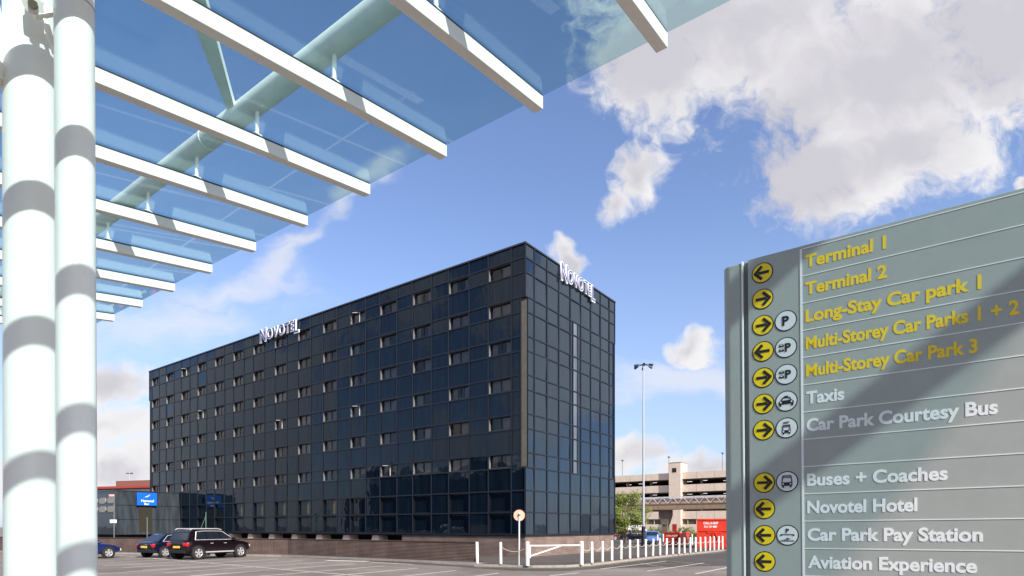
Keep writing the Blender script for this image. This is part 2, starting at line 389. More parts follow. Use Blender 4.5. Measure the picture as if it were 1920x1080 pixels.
# ------------------------------------------------------------------ hotel
C = Vector((.764, 34.3, 0))
HL, HW, HT = 48.2, 11.33, 18.12
hotel = thing('hotel', 'large dark glass clad hotel block with rows of small windows', 'building', C, TH)
PANE_B = mat('window_frame_mat', (.01, .012, .016), .4, metal=.4)
zt = [17.35 - 2.24 * i for i in range(6)]; zb = [z - .86 for z in zt]
zl = [HT - .06]
for a_, b_ in zip(zt, zb): zl += [a_, b_]
zl += [3.96, 2.70, 1.40]
yc = [0, 1.0]
for i in range(15): yc += [yc[-1] + 1.71, yc[-1] + 1.71 + 1.5]
yc = yc[:-1] + [HL]
xc = [0, .926, 2.287, 3.64, 5.03, 6.37, 7.72, 9.10, 10.45, HW]
NT, NS, ZN0, ZN1 = .30, .22, 5.30, 15.11
def pane(mb, ax, c0, c1, z0, z1, off=.0, amp=.009):
    t1, t2 = random.gauss(0, amp), random.gauss(0, amp); cm, zm = (c0 + c1) / 2, (z0 + z1) / 2
    vs = []
    for c_, z_ in ((c0, z0), (c1, z0), (c1, z1), (c0, z1)):
        o_ = off + .016 + t1 * (c_ - cm) + t2 * (z_ - zm)
        vs.append((o_, c_, z_) if ax == 0 else (c_, o_, z_))
    mb.add(vs, [(0, 1, 2, 3)])
gl = MB()
for i in range(len(yc) - 1):
    win = (i % 2 == 1) and i < 30
    for j in range(len(zl) - 1):
        z1, z0 = zl[j], zl[j + 1]
        if win and (j in (1, 3, 5, 7, 9, 11) or j >= 13): continue
        c0, c1 = yc[i], yc[i + 1]
        if ZN0 <= (z0 + z1) / 2 <= ZN1:
            if i == 0: c0 = NT
            if i == len(yc) - 2: c1 = HL - .3
        pane(gl, 0, c0, c1, z0, z1)
gl.build('front_cladding', hotel_glass, hotel)
gs = MB(); stp = MB()
for i in range(len(xc) - 1):
    for j in range(len(zl) - 1):
        z1, z0 = zl[j], zl[j + 1]; c0, c1 = xc[i], xc[i + 1]
        if ZN0 <= (z0 + z1) / 2 <= ZN1:
            if i == 0: c0 = NS
            if i == len(xc) - 2: c1 = HW - .25
            if i == 4:
                pane(gs, 1, c0, c0 + .28, z0, z1); pane(stp, 1, c0 + .36, c0 + .86, z0, z1); pane(gs, 1, c0 + .93, c1, z0, z1); continue
        pane(gs, 1, c0, c1, z0, z1)
gs.build('side_cladding', side_glass, hotel)
stp.build('stair_glazing', stair_glass, hotel)
# mullions
mu = MB()
for k, y in enumerate(yc):
    for (z0, z1) in ((1.40, ZN0), (ZN0, ZN1), (ZN1, HT)):
        yy = y
        if (z0 == ZN0) and k == 0: yy = NT
        if (z0 == ZN0) and k == len(yc) - 1: yy = HL - .3
        mu.box(-.035, .05, yy - .03 if k else yy, yy + .03 if k < len(yc) - 1 else yy, z0, z1)
mu.build('front_mullions', mullion_mat, hotel)
mh = MB()
for j, z in enumerate(zl[1:]):
    nt_ = ZN0 < z < ZN1 - .05
    mh.box(-.028, .045, NT if nt_ else 0, HL - .3 if nt_ else HL, z - .045, z + .035)
mh.build('front_transoms', mullion_mat, hotel)
ms = MB()
for k, x in enumerate(xc):
    for (z0, z1) in ((1.40, ZN0), (ZN0, ZN1), (ZN1, HT)):
        xx = x
        if z0 == ZN0 and k == 0: xx = NS
        if z0 == ZN0 and k == len(xc) - 1: xx = HW - .25
        ms.box(xx - .035 if k else xx, xx + .035 if k < len(xc) - 1 else xx, -.032, .05, z0, z1)
for dx_ in (.28, .86):
    ms.box(xc[4] + dx_, xc[4] + dx_ + .08, -.03, .05, ZN0, ZN1)
for z in zl[1:]:
    nt_ = ZN0 < z < ZN1 - .05
    ms.box(NS if nt_ else 0, HW - .25 if nt_ else HW, -.026, .045, z - .04, z + .035)
ms.build('side_mullions', mullion_mat, hotel)
# floor lines at the notches and the corner columns
for cp_ in ([(.05, NT), (.05, .34), (.5, .5), (.34, .05), (NS, .05)], [(.05, HL - .3), (.05, HL - .34), (.5, HL - .5), (.5, HL - .1), (.2, HL - .05)],
            [(HW - .25, .05), (HW - .34, .05), (HW - .5, .5), (HW - .05, .5), (HW - .05, .34)]):
    MB().prism(cp_, 2, ZN0, ZN1).build('corner_column', concrete, hotel)
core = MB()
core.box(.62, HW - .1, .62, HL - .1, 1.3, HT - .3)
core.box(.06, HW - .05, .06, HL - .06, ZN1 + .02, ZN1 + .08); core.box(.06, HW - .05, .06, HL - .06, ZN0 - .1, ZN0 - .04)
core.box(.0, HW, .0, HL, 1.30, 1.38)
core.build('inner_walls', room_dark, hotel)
rf = MB().box(-.05, HW + .05, -.05, HL + .05, HT, HT + .09)
rf.build('roof_coping', coping_mat, hotel)
rk = MB().box(.3, HW - .3, .3, HL - .3, HT + .09, HT + .12); rk.build('roof', concrete, hotel)
bk = MB(); bk.box(HW - .02, HW, 0, HL, 1.4, HT); bk.box(0.05, HW, HL - .02, HL, 1.4, HT); bk.build('rear_walls', hotel_glass, hotel)
# brick plinth, undercroft with pad feet
pl = MB(); pl.box(.06, .35, .35, 10.2, 0, 1.30); pl.box(.06, HW - .06, .06, .35, 0, 1.30); pl.box(HW - .35, HW - .06, .35, HL, 0, 1.3)
pl.build('brick_plinth', brick_light, hotel)
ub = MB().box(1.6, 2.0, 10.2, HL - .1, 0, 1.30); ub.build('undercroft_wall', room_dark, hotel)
for i in range(10):
    y = 13.0 + 3.22 * i
    MB().prism([(y - .62, .02), (y - .30, 1.27), (y + .30, 1.27), (y + .62, .02)], 0, .15, 1.0).build('foot', concrete_pale, hotel)
# windows
RD = .19
def reveal(w, h, d):
    m = MB(); t = .02
    m.box(0, d, 0, t, 0, h); m.box(0, d, w - t, w, 0, h); m.box(0, d, t, w - t, 0, t); m.box(0, d, t, w - t, h - t, h); return m
def frame(w, h, d, mid=True):
    m = MB(); f = .05
    m.box(d - .05, d + .01, .02, .02 + f, .02, h - .02); m.box(d - .05, d + .01, w - .02 - f, w - .02, .02, h - .02)
    m.box(d - .05, d + .01, .02 + f, w - .02 - f, .02, .02 + f); m.box(d - .05, d + .01, .02 + f, w - .02 - f, h - .02 - f, h - .02)
    if mid: m.box(d - .05, d + .01, w / 2 - .035, w / 2 + .035, .02 + f, h - .02 - f)
    return m
def quad_x(x, y0, y1, z0, z1, t=.008): return MB().box(x, x + t, y0, y1, z0, z1)
def curtain(w, h, spans, x):
    m = MB()
    for (a0, a1) in spans:
        k = max(3, int((a1 - a0) / .05)); vs = []
        for i in range(k + 1):
            y = a0 + (a1 - a0) * i / k; vs += [(x + .02 * math.sin(i * 2.1) + .01 * math.sin(i * 5), y, 0.03), (x + .02 * math.sin(i * 2.1), y, h - .03)]
        m.add(vs, [(2 * i, 2 * i + 2, 2 * i + 3, 2 * i + 1) for i in range(k)], 0, True)
    return m
WW, WH = 1.65, .80
r_me = reveal(WW, WH, RD).mesh('window', reveal_mat); f_me = frame(WW, WH, RD).mesh('frame', PANE_B)
pL = quad_x(RD - .02, .07, WW / 2 - .035, .07, WH - .07).mesh('pane', window_glass)
pR = quad_x(RD - .02, WW / 2 + .035, WW - .07, .07, WH - .07).mesh('pane', window_glass)
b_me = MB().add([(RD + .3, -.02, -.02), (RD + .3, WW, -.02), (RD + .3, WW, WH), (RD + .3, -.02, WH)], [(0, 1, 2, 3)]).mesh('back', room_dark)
cur = [curtain(WW, WH, sp, RD + .1).mesh('curtain', mm) for sp, mm in (
    ([(.05, .55), (1.2, 1.6)], curtain_mat), ([(.05, 1.6)], curtain_mat), ([(.05, .8)], curtain_mat), ([(.85, 1.6)], curtain_mat), ([(.1, .8)], curtain_lit), ([(.05, 1.6)], curtain_lit))]
sash = MB(); sash.box(0, .04, 0, .045, 0, WH - .1); sash.box(0, .04, .045, .55, WH - .13, WH - .1)
sash_me = sash.mesh('open_sash', mat('sash_white', (.5, .5, .48), .5))
def addo(name, me, par, loc=(0, 0, 0)):
    o = bpy.data.objects.new(name, me); COL.objects.link(o); o.parent = par; o.location = loc; return o
OPEN = {(4, 0), (3, 5), (4, 3), (11, 2), (3, 5), (4, 3), (12, 0), (1 + 6, 3)}
LIT = {(5, 0): 4, (6, 3): 5, (8, 4): 5, (9, 4): 4, (2, 4): 4, (6, 4): 5, (13, 3): 5, (12, 3): 4, (7, 2): 5, (4, 4): 4}
for r_ in range(6):
    for c_ in range(15):
        y0 = 1.0 + 3.21 * c_ + .03; z0 = zb[r_] + .035
        w_ = addo('window', r_me, hotel, (.02, y0, z0)); addo('frame', f_me, w_); addo('pane', pL, w_); addo('pane', pR, w_)
        v_ = LIT.get((c_, r_), random.choice((0, 0, 1, 1, 2, 3)))
        addo('curtain', cur[v_], w_)
        if (c_, r_) in OPEN:
            s_ = addo('open_sash', sash_me, w_, (RD - .12, WW / 2 - .12, .05)); s_.rotation_euler = (0, 0, R(32))
GW, GH = 1.65, 1.18
gr_me = reveal(GW, GH, .14).mesh('ground_floor_window', PANE_B)
gp_me = quad_x(.12, .02, GW - .02, .02, GH - .02).mesh('pane', hotel_glass)
gf_me = frame(GW, GH, .14, False).mesh('frame', PANE_B)
gc_me = curtain(GW, GH, [(.1, .5)], .10).mesh('curtain', mat('curtain_olive', (.22, .2, .13), .9))
for c_ in range(15):
    for k, (z0, h_) in enumerate(((2.735, 1.18), (1.435, 1.22))):
        w_ = addo('ground_floor_window', gr_me, hotel, (.02, 1.0 + 3.21 * c_ + .03, z0)); addo('frame', gf_me, w_); addo('pane', gp_me, w_)
        if k == 0 and 4 < c_ < 10: addo('curtain', gc_me, w_)
# fascia letters
letter_side = mat('letter_return', (.78, .80, .86), .35); letter_face = mat('letter_face', (.03, .05, .22), .3)
def roof_letters(label, w, mtx):
    t = thing('roof_sign', label, 'sign', (0, 0, 0), 0); t.matrix_world = mtx
    x = 0; sizes = [1.08, .80, .80, .80, .80, .80, 1.02]
    mes = []
    for ch, s_ in zip("NOVOTEL", sizes):
        me = text_mesh(ch, .035, .0, cap=s_); mes.append((ch, me, max(v.co.x for v in me.vertices)))
    tot = sum(m_[2] for m_ in mes) + .10 * 6; k = w / tot
    for (ch, me, wx), s_ in zip(mes, sizes):
        me2 = text_mesh(ch, .04, .05, cap=s_); dzz = -.12 if ch == 'L' else (0 if ch == 'N' else .10)
        S = Matrix.Translation((x * k, 0, dzz)) @ Matrix.Diagonal((k, 1, 1, 1)) @ TEXTM
        o = put_text('letter', me2, t, letter_side, S)
        me3 = text_mesh(ch, -.002, .004, cap=s_)
        cx_ = wx / 2; w3 = max(v.co.x for v in me3.vertices)
        S3 = Matrix.Translation((x * k + (wx - w3) / 2 * k, -.058, dzz + .01)) @ Matrix.Diagonal((k, 1, 1, 1)) @ TEXTM
        put_text('letter_face', me3, o, letter_face, S3)
        x += wx + .10
    return t
# front: text runs along -u (to the right in the photo); frame x=-u, y=v
Rs = Matrix.Rotation(-PI / 2 + TH, 4, 'Z')
roof_letters('white edged hotel name letters along the long front of the roof', 5.5, Matrix.Translation(C + U2 * 27.1 + V2 * -.12 + Vector((0, 0, 17.30))) @ Rs)
roof_letters('white edged hotel name letters over the narrow end wall', 4.35, Matrix.Translation(C + V2 * 3.68 + U2 * -.12 + Vector((0, 0, 17.24))) @ Matrix.Rotation(TH, 4, 'Z'))

# ------------------------------------------------------------------ annex
annex_glass = mirror_glass('annex_glass', (.035, .042, .050), (.5, .6, .75), .2)
an0 = C + U2 * 41.2 + V2 * -.02
annex = thing('annex', 'low dark glass entrance block at the far left end of the hotel', 'building', an0, TH)
AH = 5.15
m = MB()
m.prism([(-.0, 1.15), (.35, AH), (22, AH), (22, 1.15)], 0, -5.6, -.03)     # (y,z) profile, raked side wall facing the forecourt
m.build('raked_wall', annex_glass, annex)
m = MB()
for z in (2.55, 3.85):
    yy = (z - 1.15) / (AH - 1.15) * .35
    m.box(-5.58, -.05, yy - .03, yy + .02, z - .02, z + .02)
for x in (-4.4, -3.2, -2.0, -1.0): m.prism([(-.02, 1.2), (.33, AH - .05), (.36, AH - .05), (.02, 1.2)], 0, x - .015, x + .015)
m.build('joints', mullion_mat, annex)
MB().box(-5.7, 0, .3, 22, AH, AH + .08).build('roof', coping_mat, annex)
m = MB().box(-5.2, -.1, .6, 22, 0, 1.15); m.build('plinth', room_dark, annex)
m = MB(); m.box(-3.75, -2.6, -.0 + .02, .06, 1.3, 3.7); m.build('door', mat('door_bronze', (.030, .028, .018), .35), annex)
# blue panel sign on the raked wall
blue = mat('blue_panel', (.004, .12, .62), .35)
bs = thing('blue_sign', 'bright blue rectangular bar sign with white swoosh', 'sign', an0 + V2 * -3.95 + U2 * .06 + Vector((0, 0, 3.85)), TH)
MB().box(0, 1.72, -.12, .0, 0, 1.2).build('sign_board', blue, bs, .02)
put_text('lettering', text_mesh('Novotel', .02, .003, width=1.1, cap=.22), bs, white_paint, Matrix.Translation((.35, -.125, .34)) @ TEXTM)
put_text('lettering', text_mesh('Bar', .02, .003, width=.42, cap=.18), bs, white_paint, Matrix.Translation((.62, -.125, .07)) @ TEXTM)
sw = MB(); ps = [(.62, .78), (.85, .80), (1.02, .90), (1.12, 1.05), (.98, .95), (.82, .87)]
sw.prism(ps, 1, -.128, -.121); sw.build('swoosh', white_paint, bs)
# entrance front with curved windows
ew = MB(); ef = MB()
for k in range(4):
    for z in (3.5, 4.3):
        y0 = 1.2 + k * 1.9; pts = []
        for i in range(20):
            a_ = 2 * PI * i / 20; pts.append((y0 + .75 * math.copysign(abs(math.cos(a_)) ** .5, math.cos(a_)), z + .27 * math.copysign(abs(math.sin(a_)) ** .5, math.sin(a_))))
        ew.prism(pts, 0, -5.66, -5.6)
ew.build('window_band', mat('pale_blind', (.30, .29, .26), .5), annex)
# far building behind the annex with red roof edge
far_b = thing('far_office', 'distant flat roofed building with red roof edge at far left', 'building', AT(150, 988, 95) - Vector((0, 0, CZ)), R(-18))
MB().box(-14, 30, 0, 12, 0, 7.8).build('wall', mat('far_wall', (.12, .1, .1), .8, noise=.2, nscale=1), far_b)
MB().box(-14.2, 30.2, -.2, 12.2, 7.8, 8.15).build('roof_edge', mat('red_edge', (.35, .05, .03), .6), far_b)
MB().box(7, 14, .5, 6, 8.15, 9.0).build('roof_plant', mat('plant_brown', (.22, .09, .07), .8), far_b)

# ------------------------------------------------------------------ terminal opposite (seen mirrored in the hotel glass)
term = thing('terminal_building', 'long pale terminal behind the viewer, mirrored in the hotel glass', 'building', W(-40, -34), TH)
MB().box(-14, 0, 0, 150, 0, 12.5).build('wall', mat('terminal_wall', (.06, .075, .08), .6, noise=.2, nscale=.3), term)
m = MB()
for k in range(20): m.prism([(k * 7.5 + 7.5 * t / 8, 12.5 + 1.6 * math.sin(PI * t / 8)) for t in range(9)], 0, -14, 1.2)
m.build('vaulted_roof', mat('terminal_roof', (.6, .6, .6), .5), term)
m = MB()
for k in range(38): m.box(.02, .06, k * 3.9 + .4, k * 3.9 + 3.4, 5.8, 7.4); m.box(.02, .06, k * 3.9 + .4, k * 3.9 + 3.4, 1.2, 3.8)
m.build('window_band', hotel_glass, term)

# ------------------------------------------------------------------ canopy
B0, ZC = 5.21, 4.5 + CZ; SL = .1264; BI = -2.2
def cz(b): return ZC - SL * (B0 - b)
can = thing('glass_canopy', 'white steel and blue glass canopy on tubular columns overhead', 'canopy', (0, 0, 0), TH)
RA = [2.074 + 1.35 * k for k in range(-5, 11)]
RW, RH = .11, .135
ang = math.atan(SL)
for k, a_ in enumerate(RA):
    m = MB(); b0, b1 = BI, B0
    vs = []
    for b_ in (b0, b1):
        for y in (a_, a_ + RW):
            for dz_ in (-RH, 0): vs.append((b_, y, cz(b_) + dz_ - .020))
    m.add(vs, [(0, 1, 3, 2), (4, 6, 7, 5), (0, 4, 5, 1), (2, 3, 7, 6), (1, 5, 7, 3), (0, 2, 6, 4)])
    m.build('rafter', white_steel, can, .006)
    m = MB(); vs = []
    for b_ in (b0, b1 - .01):
        for y in (a_ + .006, a_ + RW - .006):
            for dz_ in (-.020, .0): vs.append((b_, y, cz(b_) + dz_))
    m.add(vs, [(0, 1, 3, 2), (4, 6, 7, 5), (0, 4, 5, 1), (2, 3, 7, 6), (1, 5, 7, 3), (0, 2, 6, 4)])
    m.build('gasket', seal_black, can)
for a0, a1 in zip(RA, RA[1:]):
    m = MB(); vs = []
    y0, y1 = a0 + RW / 2 + .004, a1 + RW / 2 - .004
    for b_ in (BI, B0 + .02):
        for y in (y0, y1):
            for dz_ in (.001, .013): vs.append((b_, y, cz(b_) + dz_))
    m.add(vs, [(0, 1, 3, 2), (4, 6, 7, 5), (0, 4, 5, 1), (2, 3, 7, 6), (1, 5, 7, 3), (0, 2, 6, 4)])
    m.build('glass_panel', canopy_glass, can)
m = MB(); pg = [(1.64, RA[0] + .05), (1.41, -5.0), (1.11, -5.51), (.7, -6.2), (BI, -6.2), (BI, RA[0] + .05)]; n = len(pg)  # unseen end panel, skew edge shaped to let untinted sun onto the sign
m.add([(b_, a_, cz(b_) + .001) for b_, a_ in pg] + [(b_, a_, cz(b_) + .013) for b_, a_ in pg], [tuple(range(n)), tuple(range(2 * n - 1, n - 1, -1))] + [(i, (i + 1) % n, n + (i + 1) % n, n + i) for i in range(n)])
m.build('glass_panel', canopy_glass, can)
TB, TR = 3.66, .118; TZ = cz(TB) + .27 + TR
MB().cyl((TB, RA[0] - .5, TZ), (TB, RA[-1] + .6, TZ), TR, n=40).build('tube', white_tube, can)
for a_ in RA:
    MB().cyl((TB, a_ + RW / 2, cz(TB) + .014), (TB, a_ + RW / 2, TZ - TR + .02), .022, n=12).box(TB - .05, TB + .05, a_ + .02, a_ + RW - .02, cz(TB) + .014, cz(TB) + .026).build('post', white_steel, can)
m = MB()
for a_ in (3.0, 7.25, 11.4): m.cyl((TB, a_, TZ), (TB, a_ + .03, TZ), TR + .006, n=40)
m.build('tube_joint', white_steel, can)

def ray_plane_canopy(px, py):      # -> (b, a) where the pixel ray meets the glass plane
    d = Vector(((px - CX) / F, 1, (HY - py) / F)); da, db = d.dot(U2), d.dot(V2)
    t = (ZC - CZ - SL * B0) / (d.z - SL * db); return db * t, da * t, d.z * t + CZ
# raised strut from the tube node up to the mast arm
def pix_at_b(px, py, b):
    d = Vector(((px - CX) / F, 1, (HY - py) / F)); t = b / d.dot(V2); return (b, d.dot(U2) * t, CZ + d.z * t)
# strut springs from the tube at px (440,215) and climbs inboard to (378,52)
n0 = pix_at_b(441, 215, TB)
n1 = pix_at_b(383, 45, 2.95)
m = MB(); p, q = Vector((TB, n0[1], TZ)), Vector(n1)
d = (q - p).normalized(); side = Vector((0, 1, 0)); nn = d.cross(side).normalized()
q = q + d * .9
def slab(p, q, w0, w1, t):
    vs = []
    for c_, w in ((p, w0), (q, w1)):
        for s_ in (-1, 1):
            for h in (-1, 1): vs.append(c_ + side * (s_ * w / 2) + nn * (h * t / 2))
    m.add(vs, [(0, 1, 3, 2), (4, 6, 7, 5), (0, 4, 5, 1), (2, 3, 7, 6), (1, 5, 7, 3), (0, 2, 6, 4)])
slab(p, q, .12, .42, .05)
m.build('strut', white_tube, can, .004)

# columns
def colm(px_top, px_bot, D, r, name='column'):
    xt, xb = (px_top - CX) / F * D, (px_bot - CX) / F * D
    zt_ = CZ + F * 0 + (HY + 60) / F * D
    Rm = Matrix.Rotation(-TH, 4, 'Z')
    hb = (HY - 1080) / F * D + CZ
    f = lambda z: xb + (xt - xb) * (z - hb) / (CZ + HY / F * D - hb)
    return Rm @ Vector((f(0), D, 0)), Rm @ Vector((f(zt_), D, zt_))
c2 = colm(139.5, 145, 4.4, .124); c1 = colm(58, 60, 4.56, .17)
MB().cyl(c2[0], c2[1], .1235, n=56).build('column', white_steel, can)
MB().cyl(c1[0], c1[1], .170, n=64).build('column', white_steel, can)
MB().cyl(c2[0] + Vector((0, 0, .0)), c2[0] + Vector((0, 0, .03)), .22, n=32).cyl(c1[0], c1[0] + Vector((0, 0, .03)), .26, n=32).build('base_plate', white_steel, can)
# slim collar seam near the top of the front column
zc = CZ + (HY - 12) / F * 4.4
MB().cyl((c2[1].x, c2[1].y, zc), (c2[1].x, c2[1].y, zc + .012), .1275, n=56).build('collar', mat('seam', (.45, .45, .42), .5), can)
# clevis bracket between the two columns
Rm = Matrix.Rotation(-TH, 4, 'Z')
def L2(px, py, D): return Rm @ AT(px, py, D)
m = MB()
m.cyl(L2(62, 8, 4.30), L2(61, 8, 4.37), .062, n=24)
m.beam(L2(62, -60, 4.33), L2(62, 12, 4.33), .10, .05); m.beam(L2(62, 26, 4.34), L2(100, 20, 4.40), .05, .05)
m.beam(L2(78, 20, 4.38), L2(104, 100, 4.44), .045, .03)
m.build('bracket', white_steel, can)
m = MB(); m.cyl(L2(62, 8, 4.27), L2(62, 8, 4.30), .032, n=6, sm=False); m.build('bolt', mat('bolt_steel', (.25, .24, .2), .35, metal=.8), can)
m = MB(); m.beam(L2(-40, -60, 4.4), L2(-2, 150, 4.4), .22, .06); m.beam(L2(-60, 120, 4.4), L2(0, 150, 4.4), .06, .2); m.build('raking_arm', white_steel, can)
# road markings on the forecourt that the sloping glass mirrors
gn = (V2 * -SL + Vector((0, 0, 1))).normalized()
rl = MB()
def mirrored_ground(px, py):
    b_, a_, z_ = ray_plane_canopy(px, py); p = W(a_, b_, z_); d = (p - Vector((0, 0, CZ))).normalized(); r = d - 2 * d.dot(gn) * gn
    return p + r * (-p.z / r.z)
for (x0, y0, x1, y1, w) in ((60, 158, 505, 296, .10), (60, 294, 446, 389, .10), (60, 392, 335, 443, .10), (640, 108, 790, 192, .30), (985, -20, 1042, 22, .34)):
    line(rl, mirrored_ground(x0, y0), mirrored_ground(x1, y1), w, .004)
tag(rl.build('forecourt_lines', line_mat), kind='structure')

# ------------------------------------------------------------------ direction sign
KS = .48; KL = KS / .55
O_ = Vector((2.72 * KS, 5.6 * KS, CZ))
MS = Matrix.Translation(O_) @ Matrix.Rotation(TH - PI / 2, 4, 'Z') @ Matrix.Rotation(-.008, 4, 'Y') @ Matrix.Scale(KL, 4)
MG = MS @ Matrix.Translation((0, 0, -CZ / KL))
MGI = MG.inverted()
def sp(px, py):
    d = Vector(((px - CX) / F, 1, (HY - py) / F)); o = MGI @ Vector((0, 0, CZ)); d = MGI.to_3x3() @ d
    t = -o.y / d.y; h = o + d * t; return h.x, h.z
sign = thing('direction_sign', 'tall grey green airport direction sign with yellow and white lettering', 'sign'); sign.matrix_world = MG
sg = mat('sign_enamel', (.375, .395, .375), .42, noise=.05, nscale=9)
xl = sp(1355.5, 700)[0]; xs_ = sp(1392, 700)[0]; xg = sp(1403.5, 700)[0]; xv = sp(1503.5, 700)[0]; xr = xl + 2.05
ztop = sp(1503, 461)[1]; ztl = ztop
DP = .12
prof = [(xs_, 0)]
rr = .045
for i in range(9):
    a_ = -PI / 2 - (PI / 2) * i / 8; prof.append((xl + rr + rr * math.cos(a_), rr + rr * math.sin(a_)))
for i in range(9):
    a_ = PI - (PI / 2) * i / 8; prof.append((xl + rr + rr * math.cos(a_), DP - rr + rr * math.sin(a_)))
prof.append((xs_, DP))
m = MB(); m.prism(prof, 2, .02, ztop - .004); eo = m.build('end_cap', sg, sign)
for p_ in eo.data.polygons: p_.use_smooth = False
bv = eo.modifiers.new('bevel', 'BEVEL'); bv.width = .012; bv.segments = 3; bv.limit_method = 'ANGLE'; bv.angle_limit = R(50)
MB().box(xs_, xs_ + .006, -.004, DP, .02, ztop).build('edge_trim', white_paint, sign)
MB().box(xs_ + .006, xg - .002, .022, DP, .02, ztop - .004).build('dark_groove', mat('sign_groove', (.16, .17, .16), .5), sign)  # recessed groove in a darker grey than the panel
MB().box(xg, xr, .0, DP, .02, ztop).build('panel', sg, sign, .003)
MB().box(xl - .02, xr + .02, -.04, DP + .04, 0, .02).build('base', black, sign)
MB().box(xv - .005, xv + .005, -.0025, .001, .05, sp(1503, 467)[1]).build('divider', white_paint, sign)
z0r = sp(1505, 467)[1]; zpitch = (z0r - sp(1505, 1079.3)[1]) / 12
m = MB()
for i in range(14):
    z = z0r - zpitch * i; m.box(xv + .005, xr - .02, -.002, .001, z - .0022, z + .0022)
m.build('rule_lines', white_paint, sign)
ty = mat('letter_yellow', (.92, .64, .03), .45); tw = mat('letter_white', (.84, .85, .86), .45)
rows = [('Terminal 1', 1661, ty), ('Terminal 2', 1663, ty), ('Long-Stay Car park 1', 1840, ty), ('Multi-Storey Car Parks 1 + 2', 1911, ty), ('Multi-Storey Car Park 3', 1833, ty),
        ('Taxis', 1583, tw), ('Car Park Courtesy Bus', 1871, tw), None, ('Buses + Coaches', 1777, tw), ('Novotel Hotel', 1720, tw), ('Car Park Pay Station', 1843, tw), ('Aviation Experience', 1832, tw)]
x_t = sp(1511.5, 700)[0]
for i, r_ in enumerate(rows):
    if not r_: continue
    zbase = z0r - zpitch * (i + 1) + zpitch * .30
    py = 467 + 51.05 * (i + .5) - (r_[1] - 1505) * .00047 * (1005 - (467 + 51.05 * (i + .5)))
    w = sp(r_[1], py)[0] - x_t
    me = text_mesh(r_[0], .031, .0006, width=w, cap=zpitch * .425)
    put_text('lettering', me, sign, r_[2], Matrix.Translation((x_t, -.0010, zbase)) @ TEXTM)
yd = mat('disc_yellow', (.92, .66, .015), .4); wd_ = mat('disc_white', (.74, .76, .78), .4)
RDi = .0500
def disc_me(n, m_):
    me = MB().cyl((0, -.0015, 0), (0, .0005, 0), RDi + .0045, n=48, mi=1, sm=False).cyl((0, -.0035, 0), (0, -.001, 0), RDi - .001, n=48, mi=0, sm=False).mesh(n, [m_, black]); return me
yme, wme = disc_me('arrow_disc', yd), disc_me('pictogram_disc', wd_)
def arrow_me(s_):
    m = MB(); y0, y1 = -.0056, -.0036; w = .0072
    m.box(min(-s_ * .034, s_ * .020), max(-s_ * .034, s_ * .020), y0, y1, -w, w)
    for sg_ in (-1, 1):
        p0 = Vector((s_ * .036, 0)); p1 = Vector((s_ * .002, sg_ * .034)); d_ = (p1 - p0).normalized(); nr = Vector((-d_.y, d_.x)) * w * 1.05
        q_ = [p0 - d_ * .004 - nr, p1 - nr, p1 + nr, p0 - d_ * .004 + nr]
        yo = -.0002 if sg_ > 0 else -.0004
        m.prism([(a_.x, a_.y) for a_ in q_], 1, y0 + yo, y1 + yo)
    return m.mesh('arrow', black)
aL, aR = arrow_me(-1), arrow_me(1)
def pict(kind):
    m = MB(); y0, y1 = -.0056, -.0036
    def b(x0, x1, z0, z1, mi=0, o=0): m.box(x0, x1, y0 - o, y1 - o, z0, z1, mi)
    def poly(pp, mi=0, o=0): m.prism(pp, 1, y0 - o, y1 - o, mi)
    if kind == 'taxi' or kind == 'car':
        poly([(-.036, -.016), (-.036, -.002), (-.028, .004), (.028, .004), (.036, -.002), (.036, -.016)])
        poly([(-.026, .004), (-.018, .020), (.018, .020), (.026, .004), (.021, .004), (.0145, .0155), (-.0145, .0155), (-.021, .004)], o=.0002)
        b(-.034, -.024, -.026, -.016, o=.0001); b(.024, .034, -.026, -.016, o=.0001); b(-.009, .009, .020, .027, o=.0001)
        for s_ in (-1, 1): m.cyl((s_ * .026, -.0062, -.005), (s_ * .026, -.0058, -.005), .0045, n=12, mi=1, sm=False)
    if kind in ('bus', 'ncp'):
        k = 1 if kind == 'bus' else .78; dz_ = 0 if kind == 'bus' else -.009
        f = lambda x, z: (x * k, z * k + dz_)
        poly([f(-.026, -.022), f(-.026, -.004), f(.026, -.004), f(.026, -.022)])
        for s_ in (-1, 1): poly([f(s_ * .026, -.004), f(s_ * .023, .026), f(s_ * .019, .026), f(s_ * .021, -.004)], o=.0002)
        poly([f(-.023, .026), f(-.021, .032), f(.021, .032), f(.023, .026)], o=.0001)
        poly([f(-.024, .022), f(-.024, .019), f(.024, .019), f(.024, .022)], o=.0003)
        for s_ in (-1, 1):
            poly([f(s_ * .022, -.031), f(s_ * .022, -.022), f(s_ * .014, -.022), f(s_ * .014, -.031)], o=.0001)
            m.cyl((s_ * .018 * k, -.0062, -.013 * k + dz_), (s_ * .018 * k, -.0058, -.013 * k + dz_), .004, n=12, mi=1, sm=False)
    if kind == 'pay':
        b(-.033, .033, -.031, -.027); b(-.030, .030, .002, .0055)
        for s_ in (-1, 1): m.cyl((s_ * .030, y0, .0005), (s_ * .030, y1, .0005), .0045, n=12, sm=False)
        poly([(-.018, -.022), (-.006, -.020), (0, -.012), (.006, -.018), (.016, -.016), (.010, -.022)])
    if kind == 'cars':
        for zc_ in (.012, -.012):
            poly([(-.033, zc_ - .006), (-.033, zc_), (-.029, zc_ + .009), (-.014, zc_ + .009), (-.010, zc_), (-.010, zc_ - .006)])
            m.box(-.027, -.016, y0 - .0004, y0 - .0001, zc_ + .001, zc_ + .006, 1)
    return m.mesh('symbol', [black, wd_]) if m.v else None
